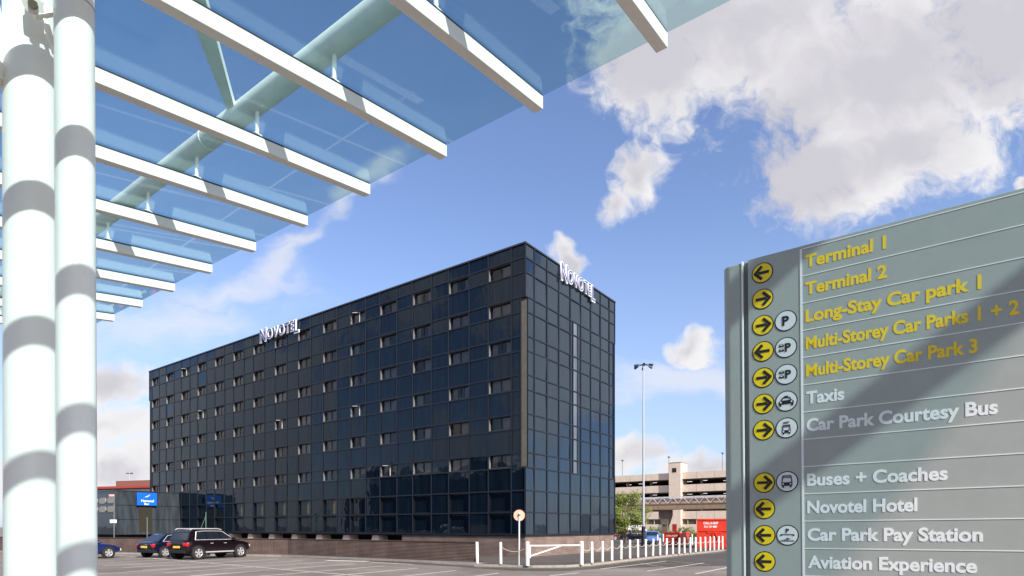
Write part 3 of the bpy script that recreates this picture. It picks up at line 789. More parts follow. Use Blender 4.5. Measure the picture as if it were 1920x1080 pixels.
P_big = text_mesh('P', .03, .001, cap=.046); P_mid = text_mesh('P', .03, .001, cap=.040); P_small = text_mesh('P', .02, .001, cap=.022); NCPm = text_mesh('NCP', .01, .001, width=.026, cap=.009)
arr = ['L', 'R', 'R', 'L', 'R', 'R', 'R', None, 'R', 'L', 'L', 'L']
pic = [None, None, 'P', 'cars', 'cars', 'taxi', 'ncp', None, 'bus', None, 'pay', None]
xa = sp(1431.5, 750)[0]; xp = sp(1474.5, 750)[0]
for i in range(12):
    zc_ = z0r - zpitch * (i + .5) - .002
    if arr[i]:
        o = addo('arrow_disc', yme, sign, (xa, 0, zc_)); addo('arrow', aL if arr[i] == 'L' else aR, o)
    if pic[i]:
        o = addo('pictogram_disc', wme, sign, (xp, 0, zc_))
        s_ = pict(pic[i])
        if s_: addo('symbol', s_, o)
        def pt(me, x, z): put_text('symbol', me, o, black, Matrix.Translation((x, -.0046, z)) @ TEXTM)
        if pic[i] == 'P': pt(P_big, -.016, -.023)
        if pic[i] == 'cars': pt(P_mid, -.004, -.020)
        if pic[i] == 'pay': pt(P_small, -.007, .012)
        if pic[i] == 'ncp': pt(NCPm, -.013, .023)

# ------------------------------------------------------------------ bollards, chains, gate, round sign
BL = [(895, 1058, 'white bollard beside the end of the brick wall'), (939, 1059, 'white bollard with chain, left of the round sign')]
BR = [(1110, 1057), (1129.5, 1054.5), (1147.3, 1052), (1164.4, 1050), (1181, 1048.5), (1196, 1046.5), (1210.7, 1045), (1224, 1043.5), (1237.5, 1042), (1249.3, 1041.2), (1261.5, 1040.2), (1273, 1039.2), (1283.3, 1038.2), (1294, 1037.2), (1304, 1036), (1313.3, 1035), (1322.4, 1034.2), (1331, 1033.3), (1339, 1032.5), (1347, 1031.7), (1354.7, 1031)]
def bz(px, py): p = G(px, py); k = (CZ - .10) / CZ; return Vector((p.x * k, p.y * k, .10))
bm_ = MB().cyl((0, 0, 0), (0, 0, 1.02), .066, n=20).cyl((0, 0, 1.02), (0, 0, 1.05), .066, .045, n=20)
b_post = bm_.mesh('bollard', bollard_mat)
b_band = MB().cyl((0, 0, .86), (0, 0, .93), .079, n=20).mesh('band', mat('band_dark', (.05, .05, .07), .5))
b_foot = MB().cyl((0, 0, 0), (0, 0, .05), .071, n=20).mesh('foot', mat('bollard_foot', (.35, .14, .08), .7))
def bollard(p, label, group=None, band=False):
    t = thing('bollard', label, 'bollard', p, 0, group); t.rotation_euler = (R(random.gauss(0, .7)), R(random.gauss(0, .8)), random.uniform(0, 6)); addo('post', b_post, t); addo('foot', b_foot, t)
    if band: addo('band', b_band, t)
    return t
for x, y, l_ in BL: bollard(bz(x, y), l_, 'white bollards beside the gate')
ordn = ['first', 'second', 'third', 'fourth', 'fifth', 'sixth', 'seventh', 'eighth', 'ninth', 'tenth', 'eleventh', 'twelfth', 'thirteenth', 'fourteenth', 'fifteenth', 'sixteenth', 'seventeenth', 'eighteenth', 'nineteenth', 'twentieth', 'last']
for i, (x, y) in enumerate(BR):
    bollard(bz(x, y), 'white bollard, %s one right of the gate in the long row' % ordn[i], 'white bollards in the long row')
gp0, gp1 = bz(989, 1060.5), bz(1090.5, 1058.5)
gp_m = MB().cyl((0, 0, 0), (0, 0, 1.06), .085, n=20).cyl((0, 0, 1.06), (0, 0, 1.09), .085, .06, n=20).mesh('post', bollard_mat)
for p, l_ in ((gp0, 'thick white gate post on the left, carrying the hinges'), (gp1, 'thick white gate post at the latch end of the gate')):
    t = thing('gate_post', l_, 'post', p, 0, 'posts of the white gate'); addo('post', gp_m, t); addo('foot', b_foot, t)
gt = thing('swing_gate', 'white bar gate with one diagonal brace between two posts', 'gate', gp0)
dg = gp1 - gp0; Lg = dg.length; gt.rotation_euler = (0, 0, math.atan2(dg.y, dg.x))
MB().box(.09, Lg - .09, -.03, .03, .875, .93).build('top_bar', bollard_mat, gt)
MB().beam((.10, 0, .42), (Lg * .60, 0, .87), .04, .05).build('brace', bollard_mat, gt)
MB().box(.09, .14, -.03, .03, .34, .858).build('hinge_stile', bollard_mat, gt)
def chain(p, q, label):
    t = []; m = MB(); n = 14; p = p + Vector((0, 0, .84)); q = q + Vector((0, 0, .84)); dist = (q - p).length
    pts = []
    for i in range(n + 1):
        s_ = i / n; v = p.lerp(q, s_); v.z -= .22 * 4 * s_ * (1 - s_); pts.append(v - p)
    for i, (a_, b_) in enumerate(zip(pts, pts[1:])):
        m.cyl(a_, b_, .014, n=6)
    o = m.build('chain', mat('chain_mat', (.55, .48, .42), .5)); o.location = p
    return tag(o, label, 'chain', 'chains slung between the bollards')
bp_ = [bz(*b) for b in BR]
chain(bz(939, 1059), gp0, 'slack pale chain between bollard and hinge post of the gate')
chain(gp1, bp_[0], 'slack pale chain from the latch post to the first bollard')
for i in range(len(bp_) - 1):
    chain(bp_[i], bp_[i + 1], 'slack pale chain between the %s and %s bollards of the row' % (ordn[i], ordn[i + 1]))
for x, y, l_ in ((1233, 1023, 'small white bollard standing beside the blue car'), (1243.5, 1022, 'small white bollard by the walkway pier, behind the row'), (1297.5, 1022, 'small white bollard between the two red skips')):
    bollard(G(x, y) * ((CZ - .1) / CZ) + Vector((0, 0, .1)), l_, 'bollards behind the long row')

rs = thing('round_road_sign', 'round pale traffic sign on a white pole, seen beside the gate', 'sign', bz(973.5, 1059.5))
zc_ = 2.28
MB().cyl((0, 0, 0), (0, 0, zc_ + .12), .032, n=14).build('pole', white_paint, rs)
rd = MB(); rd.cyl((0, .036, zc_), (0, .05, zc_), .255, n=40, mi=0, sm=False).cyl((0, .052, zc_), (0, .062, zc_), .268, n=40, mi=1, sm=False)
rd.build('disc', [mat('peach', (.72, .42, .30), .5), mat('sign_red', (.55, .03, .02), .45)], rs)
MB().box(-.05, .05, -.04, .034, zc_ - .02, zc_ + .05).build('clamp', black, rs)

# ------------------------------------------------------------------ lighting masts
mast_m = mat('mast_galv', (.42, .45, .50), .4, metal=.2)
pb = G(1206.5, 1029.5)
ms_ = thing('lighting_mast', 'very tall white floodlight mast with ring of lamps', 'lamp post', pb)
Hm = CZ + (HY - 686) / F * pb.y
MB().cyl((0, 0, 0), (0, 0, Hm), .115, .055, n=16).build('pole', mast_m, ms_)
MB().cyl((0, 0, 0), (0, 0, 1.9), .18, .17, n=16).build('base_sleeve', black, ms_)
MB().cyl((0, 0, Hm), (0, 0, Hm + .18), .13, .08, n=16).build('head', mast_m, ms_)
for k in range(6):
    a_ = k * PI / 3 + .35; d = Vector((math.cos(a_), math.sin(a_), 0))
    m = MB(); m.beam(d * .1 + Vector((0, 0, Hm + .1)), d * .55 + Vector((0, 0, Hm + .05)), .05, .05)
    c_ = d * .66 + Vector((0, 0, Hm - .02)); m.cyl(c_ - d * .14 + Vector((0, 0, .05)), c_ + d * .16 + Vector((0, 0, -.06)), .07, .12, n=12)
    m.build('floodlight', mat('lamp_dark', (.02, .04, .09), .35), ms_)
lp = G(1167.8, 1016); lp.z = .0
sl = thing('street_lamp', 'black street lamp in front of the tree with pale head', 'lamp post', lp)
hz_ = CZ + (HY - 933) / F * lp.y
MB().cyl((0, 0, 0), (0, 0, hz_), .085, .05, n=12).build('pole', black, sl)
MB().beam((0, 0, hz_), (-.95, -.2, hz_ + .18 - .4), .28, .14).build('lamp_head', mat('lamp_head_pale', (.55, .52, .45), .4), sl, .03)
fm = AT(243, 988, 140); fm.z = 0
fl = thing('far_lighting_mast', 'tiny distant twin floodlight mast above the annex', 'lamp post', fm)
h_ = CZ + (HY - 888) / F * 140
MB().cyl((0, 0, 0), (0, 0, h_), .12, .09, n=8).build('pole', mast_m, fl)
for s_ in (-1, 1): MB().beam((s_ * .15, 0, h_), (s_ * .75, 0, h_ + .1), .25, .2).build('floodlight', black, fl)
lm = AT(208, 988, 50); lm.z = 0
pl_ = thing('car_park_lamp', 'thin grey lamp post in front of the entrance block', 'lamp post', G(276, 1009.5 + 24) )
MB().cyl((0, 0, 0), (0, 0, 2.5), .035, .03, n=8).box(-.06, .05, -.05, .05, 2.5, 2.56).build('pole', mat('grey_pole', (.15, .17, .17), .5), pl_)
p2 = thing('notice_post', 'thin post with two small white notices at far left', 'sign', G(214, 1034))
MB().cyl((0, 0, 0), (0, 0, 4.3), .035, n=8).build('pole', MATS['grey_pole'], p2)
MB().box(-.28, .22, -.06, -.04, 2.15, 2.4).build('notice', white_paint, p2)
MB().box(-.35, .05, -.06, -.04, 4.15, 4.3).build('notice', mat('notice_peach', (.7, .4, .3), .5), p2)
p3 = G(386, 1033)
ba = thing('barrier_post', 'thin green post with a slanting stay behind the large black car', 'post', p3)
MB().cyl((0, 0, 0), (0, 0, 3.0), .03, n=8).build('pole', mat('green_pole', (.10, .2, .14), .5), ba)
MB().cyl((0, 0, 2.7), (-.6, 0, 1.2), .02, n=8).build('stay', mat('green_pole', (.1, .2, .14), .5), ba)

# ------------------------------------------------------------------ multi-storey car park
cpo = Vector((46, 130, 0)) - U2 * 20
cp = thing('multi_storey_car_park', 'pale concrete multi storey car park with stair tower behind the walkway', 'building', cpo, TH)
CL = 95
def band(z0, z1, x0=0, x1=.25): return (x0, x1, 0, CL, z0, z1)
m = MB()
for z0, z1 in ((12.7, 14.2), (9.77, 11.4), (6.85, 8.47), (3.65, 5.4), (0, 2.45)): m.box(*band(z0, z1))
m.build('parapets', concrete_pale, cp)
m = MB()
for i in range(24):
    for z0, z1 in ((12.7, 14.2), (9.77, 11.4), (6.85, 8.47), (3.65, 5.4)): m.box(-.012, -.002, i * 4 + 1.98, i * 4 + 2.02, z0, z1)
m.build('panel_joints', mat('joint_brown', (.3, .2, .16), .9), cp)
m = MB()
for z in (12.5, 9.57, 6.65, 3.5, 14.2 - 1.2): m.box(.25, 16, 0, CL, z, z + .25)
m.box(15.8, 16, 0, CL, 0, 13)
m.build('decks', mat('deck_dark', (.10, .07, .055), .9), cp)
m = MB()
for i in range(16):
    for z0, z1 in ((11.4, 12.5), (8.47, 9.57), (5.4, 6.65)): m.box(1.6, 2.1, i * 6 + 1.2, i * 6 + 1.7, z0 - 1.2, z1)
m.build('pillars', mat('pillar_grey', (.25, .22, .2), .9), cp)
m = MB()
for i in range(24):
    for z in (12.35, 9.42): m.box(3 + (i % 3) * 1.5, 3.2 + (i % 3) * 1.5, i * 4 + .6, i * 4 + 1.9, z, z + .06)
m.build('strip_lights', mat('tube_light', (.9, .88, .8), .5, emit=1.2), cp)
m = MB()
for i in range(12): m.box(.3, .4, i * 8 + .1, i * 8 + 7.9, 2.45, 3.65)
m.build('window_band', mat('brown_glass', (.10, .075, .05), .2), cp)
m = MB()
for i in range(48): m.box(.12, .28, i * 2, i * 2 + (.22 if i % 4 == 0 else .07), 2.45, 3.65)
m.build('window_mullions', mat('cream_mullion', (.55, .48, .38), .7), cp)
t0, t1 = 20 + 9.28, 20 + 12.04
tw_ = MB().box(-.9, 3.2, t0, t1, 0, 16.4).build('stair_tower', concrete_pale, cp)
MB().box(-.93, -.89, t0 + 1.0, t0 + 2.0, 14.2, 15.2).build('tower_window', room_dark, tw_)
MB().box(-.96, 3.26, t0 - .06, t1 + .06, 16.4, 16.5).build('coping', mat('joint_brown', (.3, .2, .16), .9), tw_)
MB().box(-.94, -.89, t0 + .9, t0 + 1.9, 0, 2.5).build('door', mat('door_red', (.35, .02, .015), .5), tw_)
for i, yy in enumerate((2, 13.5, 26, 38, 51, 64)):
    MB().cyl((4, yy + 8, 14.2), (4, yy + 8, 18.2), .05, n=6).box(3.6, 4.3, yy + 7.8, yy + 8.1, 18.2, 18.5).build('deck_lamp', mat('deck_lamp_grey', (.1, .1, .12), .5), cp)

# ------------------------------------------------------------------ elevated walkway
wk0 = Vector(((1357 - CX) / F * 85, 85, 0)) - U2 * 14
wk = thing('elevated_walkway', 'tan concrete elevated walkway with white truss rail on a pier', 'walkway', wk0, TH)
MB().box(0, 2.2, 0, 60, 4.46, 5.33).build('deck_beam', concrete_tan, wk)
MB().box(-.06, -.002, 0, 60, 5.2, 5.36).box(-.05, -.002, 0, 60, 4.4, 4.55).build('deck_trim', mat('tan_trim', (.22, .14, .09), .9), wk)
m = MB()
m.box(.2, .35, 0, 60, 6.3, 6.4); m.box(1.9, 2.0, 0, 60, 6.3, 6.4)
m.build('handrail', mat('rail_pale', (.6, .62, .66), .5), wk)
m = MB()
for i in range(38):
    y = i * 1.6; m.beam((.25, y, 5.36), (.25, y + .8, 6.3), .07, .07); m.beam((.25, y + 1.6, 5.36), (.25, y + .8, 6.3), .07, .07)
m.build('truss', mat('truss_white', (.66, .6, .54), .5), wk)
m = MB().box(.5, 1.8, 0, 60, 5.34, 6.1); m.build('walkway_panel', mat('walkway_fill', (.42, .34, .30), .8, noise=.3, nscale=2), wk)
ypx = 14 + (46.0 * 85 / 130 * 0 + 0)
r_ = (1243 - CX) / F; tpi = ((1357 - CX) / F * 85 - r_ * 85) / (.806 + .592 * r_)
yp = 14 + tpi
m = MB(); m.box(.7, 1.5, yp - .42, yp + .42, 0, 3.3); m.prism([(yp - .42, 2.2), (yp - .9, 3.6), (yp - .9, 4.44), (yp + .9, 4.44), (yp + .9, 3.6), (yp + .42, 2.2)], 0, .55, 1.65)
m.build('pier', mat('pier_brown', (.16, .12, .095), .9, noise=.3, nscale=3), wk)

# ------------------------------------------------------------------ skips
def text_on(parent, body, w, cap, x, y, z, m_=white_paint):
    put_text('lettering', text_mesh(body, .03, .002, width=w, cap=cap), parent, m_, Matrix.Translation((x, y, z)) @ TEXTM)
p = AT(1308, 1030, 0) if False else G(1307, 1030)
sk = thing('large_red_skip', 'large tall red waste skip with white lettering on its upper panel', 'skip', p, R(-19))
Wd, Hh = (1366 - 1307) / F * p.y, 2.5
MB().box(0, Wd, 0, 4.5, .12, Hh).build('body', red_paint, sk, .02)
m = MB(); m.box(-.03, Wd + .03, -.05, -.003, Hh - .12, Hh + .02); m.box(-.02, .08, -.06, -.003, .1, Hh - .125); m.box(Wd - .08, Wd + .02, -.06, -.003, .1, Hh - .125)
m.box(.1, Wd - .1, -.06, -.003, 1.48, 1.58)
m.beam((Wd * .50, -.04, 1.48), (Wd * .38, -.04, .15), .07, .07); m.beam((Wd * .54, -.04, 1.48), (Wd * .70, -.04, .15), .07, .07)
m.box(Wd * .3, Wd * .72, -.045, -.003, 1.3, 1.46); m.box(0, Wd, .3, .6, 0, .12); m.box(0, Wd, 3.6, 3.9, 0, .12)
m.build('ribs', red_paint, sk, .01)
text_on(sk, 'CALL-A-SKIP', 1.15, .17, .50, -.006, 2.08); text_on(sk, '0121 327 8885', 1.0, .15, .56, -.006, 1.80)
p = G(1246, 1026)
s2 = thing('small_red_skip', 'small open red skip with sloping end and white lettering', 'skip', p, R(-36))
m = MB(); hs = 1.35
m.prism([(0, .1), (0, hs), (1.42, hs), (1.42, .1)], 1, 0, .05)
pr = [(0, 1.42), (.0, .1), (1.6, .1), (2.6, hs), (2.6, hs + .0)]
m.prism([(.05, .1), (.05, hs), (2.7, hs * .98), (1.9, .1)], 0, 0, 1.42)
m.build('body', red_paint, s2, .01)
m = MB(); m.box(-.04, 1.46, -.04, -.002, hs - .1, hs + .02); m.box(1.422, 1.46, 0, 2.7, hs - .12, hs + .0); m.box(-.02, .06, -.05, -.003, .1, hs - .12); m.box(1.36, 1.44, -.05, -.003, .1, hs - .12)
m.box(0, 1.42, .3, .5, 0, .1); m.box(0, 1.42, 1.3, 1.5, 0, .1)
m.build('ribs', red_paint, s2)
text_on(s2, 'CALL-A-SKIP', 1.05, .16, .18, -.006, .98); text_on(s2, '0121 327 8885', 1.0, .14, .2, -.006, .42)

# ------------------------------------------------------------------ cars
rubber = mat('rubber', (.015, .015, .015), .8); alloy = mat('alloy', (.72, .72, .72), .3, metal=.6)
car_glass = mat('car_glass', (.010, .014, .020), .06, spec=.8, coat=.6)
chrome = mat('chrome', (.82, .82, .84), .32, metal=.6)
tail = mat('tail_red', (.55, .01, .015), .25, coat=.5); plate_y = mat('plate_yellow', (.75, .55, .06), .4)
def wheel_parts(r, w):
    ty_ = MB(); n = 28
    prf = [(r * .66, -w / 2), (r * .93, -w / 2), (r, -w / 2 + .03), (r, w / 2 - .03), (r * .93, w / 2), (r * .66, w / 2)]
    vs = []
    for i in range(n):
        a_ = 2 * PI * i / n
        for (q, y) in prf: vs.append((q * math.cos(a_), y, q * math.sin(a_)))
    k = len(prf); ty_.add(vs, [(i * k + j, ((i + 1) % n) * k + j, ((i + 1) % n) * k + (j + 1) % k, i * k + (j + 1) % k) for i in range(n) for j in range(k)], 0, True)
    rm = MB()
    rm.cyl((0, -w * .2, 0), (0, w * .2, 0), r * .66, n=28, mi=1)
    for i in range(5):
        a_ = 2 * PI * i / 5 + .3; d = Vector((math.cos(a_), 0, math.sin(a_)))
        for s_ in (-1, 1):
            e = Vector((math.cos(a_ + s_ * .2), 0, math.sin(a_ + s_ * .2)))
            rm.beam(Vector((0, s_ * 0 - w * .38, 0)) + d * r * .06, e * r * .62 + Vector((0, -w * .42, 0)), .05, .035, Vector((0, 1, 0)))
    # outer lip
    vs = []; prf = [(r * .60, -w * .47), (r * .69, -w * .49), (r * .69, -w * .3), (r * .60, -w * .3)]
    for i in range(n):
        a_ = 2 * PI * i / n
        for (q, y) in prf: vs.append((q * math.cos(a_), y, q * math.sin(a_)))
    rm.add(vs, [(i * 4 + j, ((i + 1) % n) * 4 + j, ((i + 1) % n) * 4 + (j + 1) % 4, i * 4 + (j + 1) % 4) for i in range(n) for j in range(4)], 0, True)
    return ty_.mesh('tyre', rubber), rm.mesh('rim', [alloy, black])
def car(name, label, loc, heading, st_, cab, wheels, paint, rails=False, group=None, z=0, sidestrip=False):
    fx = lambda x: x if x > -1.2 else -1.2 + (x + 1.2) * .76
    KW = .93
    st_ = [(fx(a_), b_, c_, d_ * KW) for a_, b_, c_, d_ in st_]
    cab = dict(cab, prof=[(fx(x), z_) for x, z_ in cab['prof']], wb=cab['wb'] * KW, wt=cab['wt'] * KW, win=[[(fx(x), z_) for x, z_ in w_] for w_ in cab['win']], trim=[(fx(x), z_) for x, z_ in cab['trim']])
    wheels = (wheels[0], wheels[1], wheels[2], wheels[3], wheels[4] * KW)
    t = thing(name, label, 'car', loc, heading, group)
    # lower body loft, x forward
    m = MB(); rings = []
    for (x, z0, z1, hw) in st_:
        zm = z0 + (z1 - z0) * .55
        half = [(0, z0), (hw * .80, z0), (hw * .97, z0 + .10), (hw, zm), (hw * .985, z1 - .14), (hw * .93, z1 - .04), (hw * .78, z1), (0, z1 + .015)]
        rings.append([(x, y, z_) for y, z_ in half] + [(x, -y, z_) for y, z_ in half[-2:0:-1]])
    k = len(rings[0]); vs = [v for r_ in rings for v in r_]
    fs = [(i * k + j, (i + 1) * k + j, (i + 1) * k + (j + 1) % k, i * k + (j + 1) % k) for i in range(len(rings) - 1) for j in range(k)]
    m.add(vs, fs, 0, True); m.add(rings[0], [tuple(range(k))]); m.add(rings[-1], [tuple(range(k))])
    bo = m.build('body', paint, t)
    bo.modifiers.new('s', 'SUBSURF').levels = 1; bo.modifiers['s'].render_levels = 2
    # cabin: profile polygon in x,z with tumblehome
    prof, wb, wt_, zb_, zt_ = cab['prof'], cab['wb'], cab['wt'], cab['prof'][0][1], max(p_[1] for p_ in cab['prof'])
    hwz = lambda z_: wb + (wt_ - wb) * (z_ - zb_) / (zt_ - zb_)
    n = len(prof); m = MB()
    Lp = [(x, hwz(z_), z_) for x, z_ in prof]; Rp = [(x, -hwz(z_), z_) for x, z_ in prof]
    m.add(Lp, [tuple(range(n))]); m.add(Rp, [tuple(range(n))]); m.add(Lp + Rp, [(i, (i + 1) % n, n + (i + 1) % n, n + i) for i in range(n)])
    m.build('cabin', paint, t, .035)
    for s_ in (1, -1):
        for wi, poly_ in enumerate(cab['win']):
            o_ = .012
            m = MB(); a_ = [(x, s_ * (hwz(z_) + o_), z_) for x, z_ in poly_]; b_ = [(x, s_ * (hwz(z_) - .02), z_) for x, z_ in poly_]; q = len(poly_)
            m.add(a_ + b_, [tuple(range(q)), tuple(range(2 * q - 1, q - 1, -1))] + [(i, (i + 1) % q, q + (i + 1) % q, q + i) for i in range(q)])
            m.build('window', car_glass, t)
        tr = MB()
        al = cab['trim']
        for a_, b_ in zip(al, al[1:]): tr.cyl((a_[0], s_ * (hwz(a_[1]) + .016), a_[1]), (b_[0], s_ * (hwz(b_[1]) + .016), b_[1]), .02, n=6)
        tr.build('window_trim', chrome, t)
        if sidestrip: MB().box(-.95, .95, s_ * .885 - .02, s_ * .885 + .02, .38, .45).build('sill_trim', chrome, t)
    def endglass(a_, b_, nm):
        d = (Vector((b_[0], 0, b_[1])) - Vector((a_[0], 0, a_[1]))); nv = Vector((d.z, 0, -d.x)).normalized()
        if nv.x * a_[0] < 0: nv = -nv
        f0, f1 = .1, .88; p0 = Vector((a_[0], 0, a_[1])) + d * f0; p1 = Vector((a_[0], 0, a_[1])) + d * f1
        w0, w1 = hwz(p0.z) - .10, hwz(p1.z) - .10
        vs = []
        for e in (.010, -.02):
            for p_, w_ in ((p0, w0), (p1, w1)):
                for s_ in (-1, 1): vs.append(p_ + nv * e + Vector((0, s_ * w_, 0)))
        MB().add(vs, [(0, 1, 3, 2), (4, 5, 7, 6), (0, 1, 5, 4), (2, 3, 7, 6), (0, 2, 6, 4), (1, 3, 7, 5)]).build(nm, car_glass, t)
    endglass(prof[0], prof[1], 'rear_window'); endglass(prof[-1], prof[-2], 'windscreen')
    r_w, wdt, xr_, xf, hw = wheels
    tm, rm = wheel_parts(r_w, wdt)
    arch = MB().cyl((0, 0, 0), (0, .03, 0), r_w + .055, n=28, sm=False).mesh('wheel_arch', black)
    for x in (xr_, xf):
        for s_ in (-1, 1):
            o = addo('wheel_arch', arch, t, (x, s_ * (hw - .012) - .015, r_w + .02))
            w_ = addo('wheel', tm, t, (x, s_ * (hw - wdt / 2 + .03), r_w)); w_.name = 'wheel'
            rr_ = addo('rim', rm, w_)
            if s_ > 0: rr_.rotation_euler = (0, 0, PI)
    if rails:
        for s_ in (-1, 1):
            MB().tube([(-1.75, s_ * (wt_ - .02), zt_ - .04), (-1.6, s_ * (wt_ - .02), zt_ + .015), (.05, s_ * (wt_ - .02), zt_ + .015), (.3, s_ * (wt_ - .02), zt_ - .05)], .032, 8).build('roof_rail', chrome, t)
    for s_ in (-1, 1):
        x0 = st_[1][0]; zt1 = st_[1][2]
        MB().box(x0 - .055, x0 + .26, s_ * (st_[1][3] - .17) - .17, s_ * (st_[1][3] - .17) + .17 + .0, zt1 - .32, zt1 - .13).build('tail_light', tail, t, .03)
        xf_ = st_[-2][0]; MB().box(xf_ - .15, xf_ + .04, s_ * (st_[-2][3] - .16) - .14, s_ * (st_[-2][3] - .16) + .14, st_[-2][2] - .2, st_[-2][2] - .06).build('headlight', mat('lamp_clear', (.6, .6, .6), .15), t, .03)
        MB().box(cab['mir'] - .08, cab['mir'] + .06, s_ * (wb + .16) - .1, s_ * (wb + .16) + .1, zb_ + .04, zb_ + .18).build('mirror', paint, t, .03)
        for dx_ in cab['han']: MB().box(dx_ - .09, dx_ + .09, s_ * hw - .02, s_ * hw + .025, zb_ - .16, zb_ - .13).build('door_handle', chrome, t)
    x0 = st_[0][0]; MB().box(x0 - .025, x0 + .1, -.27, .27, st_[0][1] + .18, st_[0][1] + .30).build('number_plate', plate_y, t)
    MB().box(x0 - .03, x0 + .2, -st_[0][3] * .9, st_[0][3] * .9, st_[0][1] - .1, st_[0][1] + .06).build('bumper_trim', black, t, .02)
    return t
p_black = mat('paint_black', (.006, .003, .005), .2, spec=.4, coat=.35); p_navy = mat('paint_navy', (.004, .006, .022), .2, coat=.4); p_blue = mat('paint_blue', (.008, .018, .09), .2, coat=.5); p_mid = mat('paint_midblue', (.05, .14, .38), .3, coat=.8)
suv_st = [(-2.40, .48, .86, .78), (-2.33, .36, 1.08, .90), (-2.0, .30, 1.13, .945), (-1.0, .28, 1.12, .965), (.2, .28, 1.10, .965), (1.0, .28, 1.09, .96), (1.5, .29, 1.05, .94), (2.05, .32, .97, .88), (2.30, .40, .84, .76), (2.36, .48, .74, .62)]
suv_cab = dict(prof=[(-2.28, 1.06), (-1.98, 1.56), (-1.75, 1.68), (-.9, 1.73), (.05, 1.70), (.38, 1.62), (1.22, 1.07)], wb=.88, wt=.68,
               win=[[(-1.62, 1.14), (-1.48, 1.56), (-.86, 1.60), (-.86, 1.14)], [(-.80, 1.14), (-.80, 1.60), (.02, 1.59), (.08, 1.14)], [(.14, 1.14), (.10, 1.59), (.30, 1.56), (.95, 1.14)]],
               trim=[(1.0, 1.115), (-1.68, 1.115), (-1.5, 1.58), (-.9, 1.62), (.05, 1.61), (.32, 1.58), (1.0, 1.115)], mir=.85, han=(-.55, .35))
rz_ = math.atan2(.91, .42)
suv_rear = G(371, 1049.3); hd = Vector((.42, .91, 0)); rt = Vector((.91, -.42, 0))
ctr = suv_rear + hd * 1.42 - rt * .84
car('large_suv', 'large black off road car with silver roof rails, nearest parked', ctr, rz_, suv_st, suv_cab, (.375, .26, -1.42, 1.43, .955), p_black, True, 'cars parked by the brick wall', sidestrip=True)
sal_st = [(-2.36, .42, .80, .72), (-2.28, .32, .96, .83), (-1.8, .26, 1.00, .89), (-.8, .24, .95, .91), (.4, .24, .93, .91), (1.0, .24, .92, .90), (1.5, .25, .86, .88), (2.0, .28, .76, .83), (2.28, .35, .62, .72), (2.34, .40, .55, .6)]
sal_cab = dict(prof=[(-1.95, .95), (-1.15, 1.38), (-.75, 1.44), (.0, 1.44), (.35, 1.38), (1.15, .92)], wb=.83, wt=.62,
               win=[[(-1.35, 1.0), (-1.0, 1.30), (-.35, 1.37), (-.35, 1.0)], [(-.28, 1.0), (-.28, 1.37), (.2, 1.36), (.85, 1.0)]],
               trim=[(.95, .975), (-1.5, .975), (-1.05, 1.32), (-.5, 1.40), (.2, 1.385), (.95, .975)], mir=.75, han=(-.65, .25))
b_rear = G(308.5, 1045.8)
car('saloon_car', 'dark navy saloon parked on the far side of the black off road car', b_rear + hd * 1.35 - rt * .80, rz_, sal_st, sal_cab, (.33, .23, -1.35, 1.45, .90), p_navy, False, 'cars parked by the brick wall')
f_w = G(204, 1047)
car('blue_saloon', 'blue saloon partly hidden behind the white column', f_w - hd * 1.45 - rt * .85, rz_, sal_st, sal_cab, (.33, .23, -1.35, 1.45, .90), p_blue, False, 'cars parked by the brick wall')
car('blue_hatchback', 'mid blue car facing the row of bollards beside the small skip', G(1229, 1022) + Vector((0, 1.5, 0)), R(-100), sal_st, sal_cab, (.33, .23, -1.35, 1.45, .90), p_mid)
# white van
vn = thing('white_van', 'white box van parked beyond the hotel corner', 'van', AT(1184, 988, 88) - Vector((0, 0, CZ)), R(4))
MB().box(-1.6, 1.9, 0, 1.9, .35, 2.05).build('body', white_paint, vn, .08)
MB().prism([(1.9, .35), (1.9, 1.9), (2.4, 1.2), (2.8, 1.1), (2.85, .35)], 1, .05, 1.85).build('cab', white_paint, vn)
MB().box(-1.25, -1.05, -.02, .0, 1.2, 1.6).box(.0, .2, -.02, .0, 1.25, 1.6).build('vent', black, vn)
for x in (-1.0, 2.1): MB().cyl((x, -.02, .33), (x, .2, .33), .33, n=20).build('wheel', rubber, vn)
def far_car(label, px, D, rot, paint):
    return car('distant_car', label, AT(px, 988, D) - Vector((0, 0, CZ)), rot, sal_st, sal_cab, (.33, .23, -1.35, 1.45, .90), paint, False, 'distant parked cars beyond the lamp posts')
far_car('dark red car beyond the foot of the tree', 1172, 84, R(178), mat('paint_red', (.25, .02, .03), .3, coat=.8))
far_car('dark car in front of the white van', 1193, 80, R(170), p_navy)

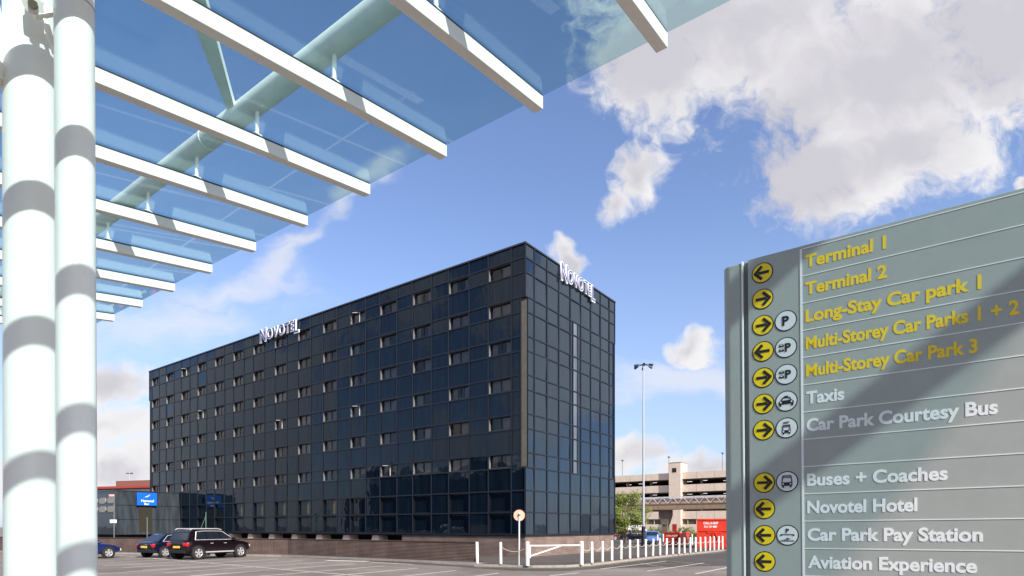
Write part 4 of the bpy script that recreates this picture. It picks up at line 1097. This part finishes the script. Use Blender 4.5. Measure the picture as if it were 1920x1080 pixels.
# ------------------------------------------------------------------ vegetation
def tree(name, label, base, Hh, cr, zc0, n, seed, leaf=.11, mats=(leaf_mat, leaf_mat2)):
    rnd = random.Random(seed); t = thing(name, label, 'tree', base)
    m = MB(); m.cyl((0, 0, 0), (.05, 0, Hh * .35), .12, .09, n=10)
    for k in range(9):
        a_ = k * 2.4; r_ = cr * (.4 + .4 * rnd.random()); z_ = Hh * (.45 + .45 * rnd.random())
        m.cyl((.05, 0, Hh * (.2 + .03 * k)), (math.cos(a_) * r_, math.sin(a_) * r_, z_), .05, .015, n=6)
    m.cyl((.05, 0, Hh * .35), (0, 0, Hh * .92), .09, .02, n=8)
    m.build('trunk', bark, t)
    m = MB(); cl = []
    for k in range(46):
        th_ = rnd.uniform(0, 2 * PI); zz = rnd.uniform(-1, 1); rr_ = rnd.uniform(.45, 1.0)
        prof_ = math.sqrt(max(0, 1 - zz * zz)) * (1.0 - .25 * zz)
        cl.append(Vector((math.cos(th_) * cr * prof_ * rr_, math.sin(th_) * cr * prof_ * rr_, zc0 + zz * (Hh - zc0) * rr_)))
    for k in range(n):
        c_ = rnd.choice(cl); d = Vector((rnd.gauss(0, 1), rnd.gauss(0, 1), rnd.gauss(0, .8))).normalized() * rnd.random() ** .5 * cr * .32
        p_ = c_ + d; a1 = Vector((rnd.gauss(0, 1), rnd.gauss(0, 1), rnd.gauss(0, .6))).normalized(); a2 = a1.orthogonal().normalized(); s_ = leaf * rnd.uniform(.6, 1.3)
        m.add([p_ - a1 * s_, p_ + a2 * s_ * .5, p_ + a1 * s_, p_ - a2 * s_ * .5], [(0, 1, 2, 3)], 0 if rnd.random() < .7 else 1)
    m.build('crown', list(mats), t); return t
tb = AT(1172, 988, 64); tb.z = 0
tree('tree', 'bushy bright green tree at the corner of the hotel', tb, 5.9, 2.2, 3.4, 14000, 3, .09)
# trees opposite the end wall, mirrored in its glass
for k, (x, y, h_) in enumerate(((34, 22, 7), (40, 30, 8), (30, 12, 6.5), (46, 36, 9))):
    pass
hg = MB(); rnd = random.Random(5); h0 = Vector(((1357 - CX) / F * 105, 105, 0))
for k in range(9000):
    s_ = rnd.uniform(-6, 34); c_ = h0 + U2 * s_ + V2 * rnd.uniform(0, 1.6); top = 1.35 + .5 * math.sin(s_ * 1.1) + .3 * math.sin(s_ * 3.3)
    p_ = Vector((c_.x, c_.y, rnd.uniform(0, max(.5, top)))); a1 = Vector((rnd.gauss(0, 1), rnd.gauss(0, 1), rnd.gauss(0, 1))).normalized(); a2 = a1.orthogonal().normalized()
    hg.add([p_ - a1 * .16, p_ + a2 * .09, p_ + a1 * .16, p_ - a2 * .09], [(0, 1, 2, 3)], 0 if rnd.random() < .5 else 1)
tag(hg.build('shrubbery', [leaf_mat2, leaf_mat]), 'low shrubs in front of the car park wall', 'shrubs', kind='stuff')
